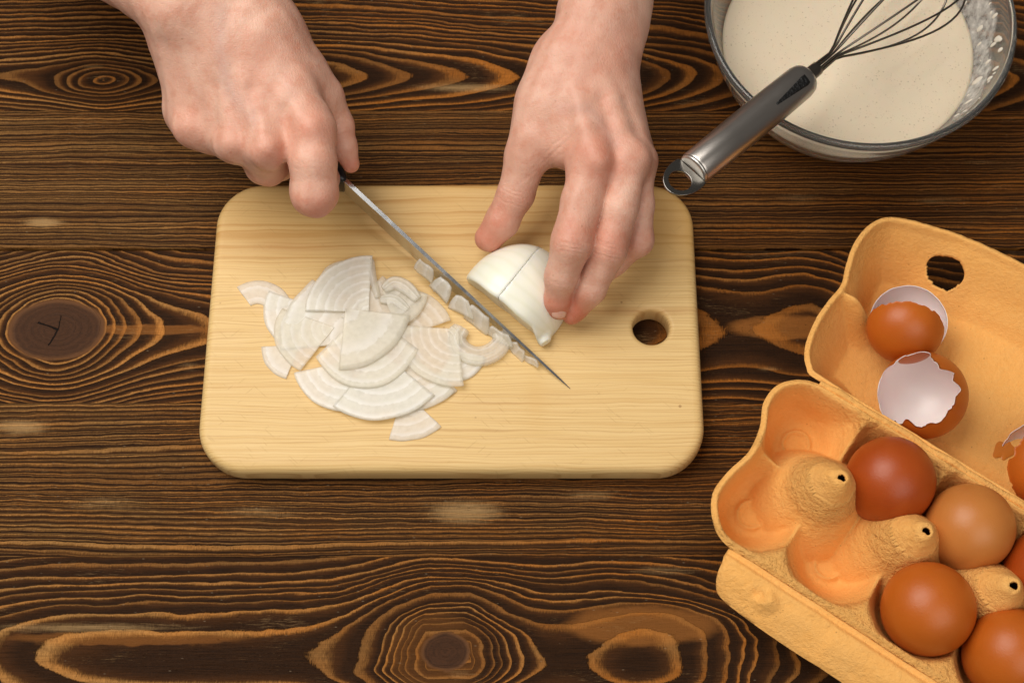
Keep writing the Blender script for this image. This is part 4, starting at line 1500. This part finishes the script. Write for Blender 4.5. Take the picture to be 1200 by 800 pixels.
def sheet(name, u0, u1, v0, v1, h, poly, zfun, holes=(), roughf=None, lip=2.2, thick=1.3, zlip=4.0):
    """moulded sheet: grid clipped to a polygon, its rim snapped onto the outline and turned down"""
    us = np.arange(u0, u1 + h, h); vs2 = np.arange(v0, v1 + h, h)
    U, Vv = np.meshgrid(us, vs2, indexing='ij')
    sd = polysd(U, Vv, poly)
    e = 0.5
    # snap vertices just outside the outline onto it
    gx = (polysd(U + e, Vv, poly) - polysd(U - e, Vv, poly)) / (2 * e); gy = (polysd(U, Vv + e, poly) - polysd(U, Vv - e, poly)) / (2 * e)
    gl_ = np.sqrt(gx ** 2 + gy ** 2) + 1e-9
    snap = (sd > 0) & (sd < h * 1.6)
    U2 = np.where(snap, U - gx / gl_ * sd, U); V2 = np.where(snap, Vv - gy / gl_ * sd, Vv)
    keep = sd < h * 1.6
    Z = zfun(U2, V2, np.minimum(sd, 0))
    hole = np.zeros(U.shape, bool); hsn = np.zeros(U.shape, bool)
    for hu, hv, ha_, hb_, ang_ in holes:
        ca, sa = math.cos(ang_), math.sin(ang_)
        du, dv = U - hu, Vv - hv
        a_ = du * ca + dv * sa; b__ = -du * sa + dv * ca
        rr_ = np.sqrt((a_ / ha_) ** 2 + (b__ / hb_) ** 2) + 1e-9
        jag = 1 + .05 * np.sin(np.arctan2(b__ / hb_, a_ / ha_) * 3 + hu) + .02 * np.sin(np.arctan2(b__, a_) * 7)
        near = (rr_ < jag) & (rr_ > jag - h / min(ha_, hb_) * 1.5)
        s_ = jag / rr_
        na_ = a_ * s_; nb_ = b__ * s_
        U2 = np.where(near, hu + na_ * ca - nb_ * sa, U2); V2 = np.where(near, hv + na_ * sa + nb_ * ca, V2)
        hsn |= near
        hole |= (rr_ <= jag - h / min(ha_, hb_) * 1.5)
    idx_ = -np.ones(U.shape, int)
    ok = keep & ~hole
    idx_[ok] = np.arange(ok.sum())
    W = cw(U2[ok], V2[ok], Z[ok])
    q = np.stack([idx_[:-1, :-1], idx_[1:, :-1], idx_[1:, 1:], idx_[:-1, 1:]], -1).reshape(-1, 4)
    # drop quads that lie wholly on the snapped border
    on_ = snap | hsn
    sm = np.stack([on_[:-1, :-1], on_[1:, :-1], on_[1:, 1:], on_[:-1, 1:]], -1).reshape(-1, 4)
    q = q[(q >= 0).all(1) & ~sm.all(1)]
    used = np.zeros(len(W), bool); used[q.reshape(-1)] = True
    remap = np.cumsum(used) - 1
    org = np.array([CO[0], CO[1], 0])
    o = mesh(name, W[used] - org, remap[q], [m_pulp], carton)
    rf = roughf(U2[ok], V2[ok]) if roughf else np.zeros(ok.sum())
    attr(o, 'rough', rf[used])
    md = o.modifiers.new('thick', 'SOLIDIFY'); md.thickness = thick * MM; md.offset = -1
    return o


cells_c = [(45.0 * i, 45.0 * j) for i in range(5) for j in range(2)]
cones = [(26.5 + 45 * i, 22.0) for i in range(4)]
tray_poly = smoothpoly([(-13, -24), (-20.5, -12), (-20, 2), (-17, 16), (-19, 30), (-24, 42), (-23, 54), (-15, 63), (-4, 66.5), (20, 67), (60, 67), (110, 67), (160, 67), (196, 66), (205, 50), (205, 20), (205, -10), (196, -26),
                        (160, -29), (110, -30), (60, -30), (20, -30), (-2, -30)], 6)


def tray_z(u_, v_, sd):
    r0 = None
    for cu_, cv_ in cells_c:
        r = np.sqrt((u_ - cu_) ** 2 + ((v_ - cv_) * 0.96) ** 2)
        g = 4 + 0.0 * r + 34 * ss(9.5, 30, r) + np.maximum(r - 24, 0) * .9
        g = g + 2.2 * np.exp(-((r - 6.8) / 1.0) ** 2) + .7 * np.exp(-(r / 4) ** 2)
        r0 = g if r0 is None else np.minimum(r0, g) - np.maximum(1.6 - np.abs(r0 - g), 0) ** 2 / 6.4
    z_ = np.minimum(r0, 40.0) - np.maximum(3 - np.abs(r0 - 40), 0) ** 2 / 12
    z_ = np.minimum(z_, 40)
    # tall cones where four cells meet: leaning ridges with a small flat hole on top
    for cx_, cy_ in cones:
        du = u_ - cx_; dv = v_ - cy_
        r = np.sqrt((np.where(du < 0, du * .70, du * 1.05)) ** 2 + (dv * .92) ** 2)
        zc = 60.5 - np.where(r < 3.4, 0.25 * (r / 3.4) ** 2, 0.25 + 2.05 * (r - 3.4) + 0.018 * np.maximum(r - 3.4, 0) ** 2) 
        z_ = np.maximum(z_, zc) + np.maximum(2.5 - np.abs(z_ - zc), 0) ** 2 / 10
    n_ = vnoise(u_, v_, 3.1, 3) - .5
    n2__ = vnoise(u_, v_, 9, 4) - .5
    hi_ = ss(20, 38, z_)
    z_ = z_ + n_ * .9 * (0.4 + hi_) + n2__ * 1.0
    # rolled rim
    edge_ = np.exp(-((sd + 1.6) / 1.4) ** 2) * .8
    z_ = np.where(sd > -7, z_ * 1.0, z_)
    rim = 40.5 + n_ * .5 - 1.1 * ss(-3.0, 0, sd) * 2.0
    f = ss(-6.5, -2.5, sd)
    z_ = z_ * (1 - f) + rim * f + edge_ * .6
    return z_


def tray_rough(u_, v_):
    z_ = tray_z(u_, v_, np.full(u_.shape, -20.0))
    return ss(30, 38, z_) * .8 * (z_ < 47) + ss(14, 24, z_) * .30


tray = sheet('egg_tray', -30, 208, -34, 70, 0.9, tray_poly, tray_z, holes=[(cx_ + .2, cy_, 2.1, 2.1, 0) for cx_, cy_ in cones], roughf=tray_rough)

lid_poly = smoothpoly([(-7, 67.8), (-16, 71), (-22, 80), (-25, 95), (-25, 108), (-24, 120), (-27, 130), (-30, 143), (-29.5, 156), (-25, 166), (-16, 172), (0, 177), (20, 181.5), (60, 185), (110, 186), (160, 184), (196, 178), (214, 162), (216, 120), (214, 84), (200, 68), (150, 67.8), (100, 67.8), (40, 67.8)], 6)


def lid_z(u_, v_, sd):
    d = -sd
    wfar = 30 * ss(120, 165, v_) + 13 * (1 - ss(120, 165, v_))
    wleft = 22
    wl = np.where(u_ < 20, wleft * (1 - ss(0, 25, u_)) + wfar * ss(0, 25, u_), wfar)
    t = np.clip(d / wl, 0, 1)
    prof_ = (1 - ss(0.0, 1.0, t)) * .55 + (1 - t) * .45
    z_ = 3.0 + 36 * prof_
    # inward fold of the end wall between its two lobes
    fold = np.exp(-((v_ - 119 - u_ * .10) / 6.5) ** 2) * (1 - ss(-16, 10, u_))
    z_ = np.maximum(z_, 3 + 35 * fold)
    # low raised panel of the lid top
    z_ = z_ + 3.2 * ss(48, 58, np.minimum(u_ + (v_ - 100) * .25, 400)) * ss(14, 24, d)
    n_ = vnoise(u_, v_, 3.3, 8) - .5
    n2__ = vnoise(u_, v_, 16, 9) - .5
    z_ = z_ + n_ * .3 + n2__ * .8
    f = ss(-4.5, -1.8, sd)
    rim = 39.5 + n_ * .7 - 1.8 * ss(-2.2, 0, sd)
    return z_ * (1 - f) + rim * f


lidhole = at(1110, 318, 17)[:2] - CO[:2]
lh = (lidhole @ cu, lidhole @ cvv)
lid = sheet('lid', -34, 220, 66, 190, 0.8, lid_poly, lid_z, holes=[(lh[0] - .5, lh[1] - 3.4, 10.3, 5.6, -.04)],
            roughf=lambda u_, v_: ss(-14, -24, u_) * .45 + .03)
# hinge ridge between tray and lid, front flap
ft_poly = smoothpoly([(3, -28.6), (1, -38), (4, -47), (12, -51), (40, -52.5), (80, -52.5), (120, -52.5), (170, -52), (182, -48), (184, -38), (182, -28.6), (140, -28.4), (90, -28.4), (45, -28.4)], 6)


def flap_z(u_, v_, sd):
    t = (-30 - v_) / 22
    z_ = 38.0 - 1.3 * np.exp(-((t - .10) / .05) ** 2) + 1.0 * np.exp(-((t - .22) / .07) ** 2) - 9 * ss(.25, 1.0, t) * t
    for cu_ in (27.5, 150):
        r = np.sqrt(((u_ - cu_) / 8.5) ** 2 + ((v_ + 41.5) / 6.5) ** 2)
        z_ = z_ + 3.4 * (1 - ss(.15, 1, r)) - 3.8 * (1 - ss(0, .75, np.sqrt(((u_ - cu_ + 3.5) / 7) ** 2 + ((v_ + 41) / 6) ** 2)))
    z_ = z_ + 1.0 * ss(58, 63, u_) * ss(-33, -38, v_) + (vnoise(u_, v_, 3, 12) - .5) * .3 + (vnoise(u_, v_, 12, 13) - .5) * 1.0
    z_ = z_ - 1.6 * ss(-2, 0, sd)
    return z_


flap = sheet('closing_flap', 0, 186, -54, -27, 0.9, ft_poly, flap_z, roughf=lambda u_, v_: .15 + 0 * u_)
us = np.linspace(-6, 200, 160)
rows = []
for dv, dz in ((-2.2, -1.0), (-1.2, .5), (0, .9), (1.2, .4), (2.2, -1.2)):
    rows.append(cw(us, 67.3 + dv + .3 * np.sin(us * .2), 39.6 + dz + .35 * np.sin(us * .31) + (vnoise(us, us * 0 + dv, 4, 21) - .5) * .8))
V = np.concatenate(rows) - np.array([CO[0], CO[1], 0]); n = len(us)
F = [(j * n + k, j * n + k + 1, (j + 1) * n + k + 1, (j + 1) * n + k) for j in range(4) for k in range(n - 1)]
hg = mesh('hinge', V, F, [m_pulp], carton); attr(hg, 'rough', np.full(len(V), .5))
md = hg.modifiers.new('thick', 'SOLIDIFY'); md.thickness = 1.2 * MM; md.offset = -1


# ------------------------------------------------------------------ eggs
def egg_mat(name, ca, cb, spots):
    m, b = material(name)
    x, y, z = coords('Object')
    v3 = vec(x, y, z)
    n_ = noise(v3, .04, 3)
    c = mixc((n_ * 1.6 - .3).sat(), ca, cb)
    s1 = noise(v3, .55, 4, .75)
    c = mixc((s1.step(.62, .75) * spots).sat(), c, tuple(q * .45 for q in ca))
    setc(b, 'Base Color', c)
    setc(b, 'Roughness', (0.35 + noise(v3, .6, 2) * .10))
    b.inputs['Specular IOR Level'].default_value = .45
    b.inputs['Subsurface Weight'].default_value = .04
    b.inputs['Subsurface Scale'].default_value = .002
    bump(b, voro(v3, 1.4) * .6 + noise(v3, .3, 2), .10, .6)
    return m


m_e1 = egg_mat('dark_red_brown_eggshell', (0.33, 0.048, 0.004), (0.42, 0.078, 0.008), .35)
m_e2 = egg_mat('light_tan_eggshell', (0.55, 0.205, 0.045), (0.50, 0.165, 0.032), .3)
m_e3 = egg_mat('brown_eggshell', (0.52, 0.125, 0.010), (0.44, 0.095, 0.008), .35)
m_inner, b = material('eggshell_membrane', Base_Color=(0.84, 0.72, 0.70), Roughness=.35)
b.inputs['Subsurface Weight'].default_value = .2
b.inputs['Subsurface Scale'].default_value = .003


def egg_r(t, Hh=28.5, Rr=21.8):
    """t 0 (blunt top pole) .. pi (pointed end) -> r, z"""
    z_ = math.cos(t)
    r_ = math.sin(t) * (1 + 0.12 * z_)
    return Rr * r_, Hh * z_ * (1 - .04 * z_)


def egg(px, py, zc, mat, label, R=21.6, tilt=(0, 0), Hh=28):
    c0 = at(px, py, zc)
    V, F = lathe([egg_r(math.pi * i / 40, Hh, R) for i in range(41)], 56)
    o = mesh('egg', V, F, [mat])
    o.location = Vector(c0) * MM
    o.rotation_euler = (tilt[0], tilt[1], 0)
    return tag(o, label, 'egg', 'whole eggs standing in the carton')


egg(1041, 566, 34, m_e1, 'darkest reddish brown egg, upper left of the whole eggs', 21.4)
egg(1133, 620, 34, m_e2, 'lightest tan egg, right of the darkest egg', 20.9, (.05, .04))
egg(1086, 715, 34, m_e3, 'glossy brown egg nearest the empty cups, below the two upper eggs', 21.6, (-.04, -.05))
egg(1182, 768, 34, m_e3, 'brown egg cut by the bottom right corner of the photo', 21.2, (0, .05))
egg(1226, 674, 34, m_e1, 'reddish brown egg at the right edge, only its left side showing', 21.0)


def shell(name, px, py, zc, mat, label, opening, cut, R=20.5, Hh=26, jag=.10, seed=1, thick=.42, pole='blunt', notch=()):
    """broken shell: egg surface from its closed pole up to a jagged edge; opening = direction it opens towards"""
    r_ = random.Random(seed)
    ph = [r_.uniform(0, 6.28) for _ in range(8)]
    na = 120; nt = 26
    tooth = [r_.uniform(-1, 1) for _ in range(31)]
    fin = [r_.uniform(-1, 1) for _ in range(60)]

    def edge_(a):
        q = (a / (2 * math.pi)) * 31; i = int(q) % 31; f = q - int(q)
        tz = tooth[i] * (1 - f) + tooth[(i + 1) % 31] * f
        e = cut + jag * (.55 * math.sin(2 * a + ph[0]) + .35 * math.sin(5 * a + ph[1])) + jag * .55 * tz + min(jag, .12) * .35 * fin[int(a / (2 * math.pi) * 60) % 60]
        for na_, w_, dep in notch:
            dd = (a - na_ + math.pi) % (2 * math.pi) - math.pi
            e += dep * math.exp(-(dd / w_) ** 2)
        return e
    V, F, mi = [], [], []
    for lay in (0, 1):
        for j in range(na):
            a = 2 * math.pi * j / na; tm = edge_(a)
            for i in range(nt + 1):
                t = math.pi - tm * i / nt if pole == 'blunt' else tm * i / nt
                t = tm * i / nt
                rr_, zz = egg_r(t, Hh - lay * thick, R - lay * thick)
                V.append((rr_ * math.cos(a), rr_ * math.sin(a), -zz))
    m1 = nt + 1; n1__ = na * m1
    for j in range(na):
        k = (j + 1) % na
        for i in range(nt):
            F.append((j * m1 + i, k * m1 + i, k * m1 + i + 1, j * m1 + i + 1)[::-1]); mi.append(0)
            F.append((n1__ + j * m1 + i, n1__ + k * m1 + i, n1__ + k * m1 + i + 1, n1__ + j * m1 + i + 1)); mi.append(1)
        F.append((j * m1 + nt, k * m1 + nt, n1__ + k * m1 + nt, n1__ + j * m1 + nt)); mi.append(1)
    o = mesh(name, V, F, [mat, m_inner], idx=mi)
    o.location = Vector(at(px, py, zc)) * MM
    d = Vector(opening).normalized()
    o.rotation_euler = d.to_track_quat('Z', 'Y').to_euler()
    return tag(o, label, 'eggshell', 'broken eggshells lying in the lid')


vd = CAM - at(1070, 400, 25); vd /= np.linalg.norm(vd)
s1 = shell('broken_eggshell', 1065, 376, 25, m_e2, 'outer of two nested eggshell halves near the lid hole, pale inside showing', vd + np.array([.12, .25, 0]), 1.50, R=19.6, Hh=22, jag=.04, seed=3)
s2 = shell('broken_eggshell', 1061, 380, 28, m_e3, 'speckled brown eggshell dome sitting in the other half near the lid hole', -(vd + np.array([-.10, -1.0, -.2])), 1.36, R=19.3, Hh=20.5, jag=.09, seed=8)
s3 = shell('broken_eggshell', 1080, 462, 30, m_e3, 'jagged open eggshell with white inside facing up, below the nested pair', vd + np.array([-.22, .20, 0]), 2.08, R=22.0, Hh=25, jag=.24, seed=12, notch=((2.6, .35, -.35), (4.6, .5, -.5)))
s4 = shell('broken_eggshell', 1222, 543, 22, m_e3, 'cracked brown eggshell at the right edge beside a wet stain', -(vd + np.array([.9, -.2, 0])), 1.7, R=21, Hh=23, jag=.12, seed=21)
s5 = shell('broken_eggshell', 1212, 538, 20, m_e2, 'second shell half at the right edge, peeking out behind the cracked one', vd + np.array([-.8, .2, 0]), 1.35, R=20, Hh=22, jag=.12, seed=22)
m_wet, b = material('dried_egg_smear', Base_Color=(0.62, 0.20, 0.03), Roughness=.12)
V = []; c0 = at(1175, 529, 4.4)
lc = c0[:2] - CO[:2]; su, sv = lc @ cu, lc @ cvv
ring_ = []
for k in range(40):
    a = 2 * math.pi * k / 40
    r = 5.0 * (1 + .25 * math.sin(2 * a + 1) + .12 * math.sin(5 * a))
    ring_.append((r * .8 * math.cos(a), r * 1.3 * math.sin(a)))
V, F = [], []
for j, f in enumerate((0.02, .4, .75, 1.0)):
    for q in ring_:
        uu = np.array([su + q[0] * f]); v_ = np.array([sv + q[1] * f])
        sdv = polysd(uu, v_, lid_poly)
        V.append(cw(uu, v_, lid_z(uu, v_, sdv))[0] + np.array([0, 0, .5 * (1 - f ** 3) + .35]))
for j in range(3):
    for k in range(40):
        F.append((j * 40 + k, (j + 1) * 40 + k, (j + 1) * 40 + (k + 1) % 40, j * 40 + (k + 1) % 40))
sm_ = mesh('egg_stain', V, F, [m_wet])
tag(sm_, 'small glossy orange wet egg stain on the lid floor at the right edge', 'stain')
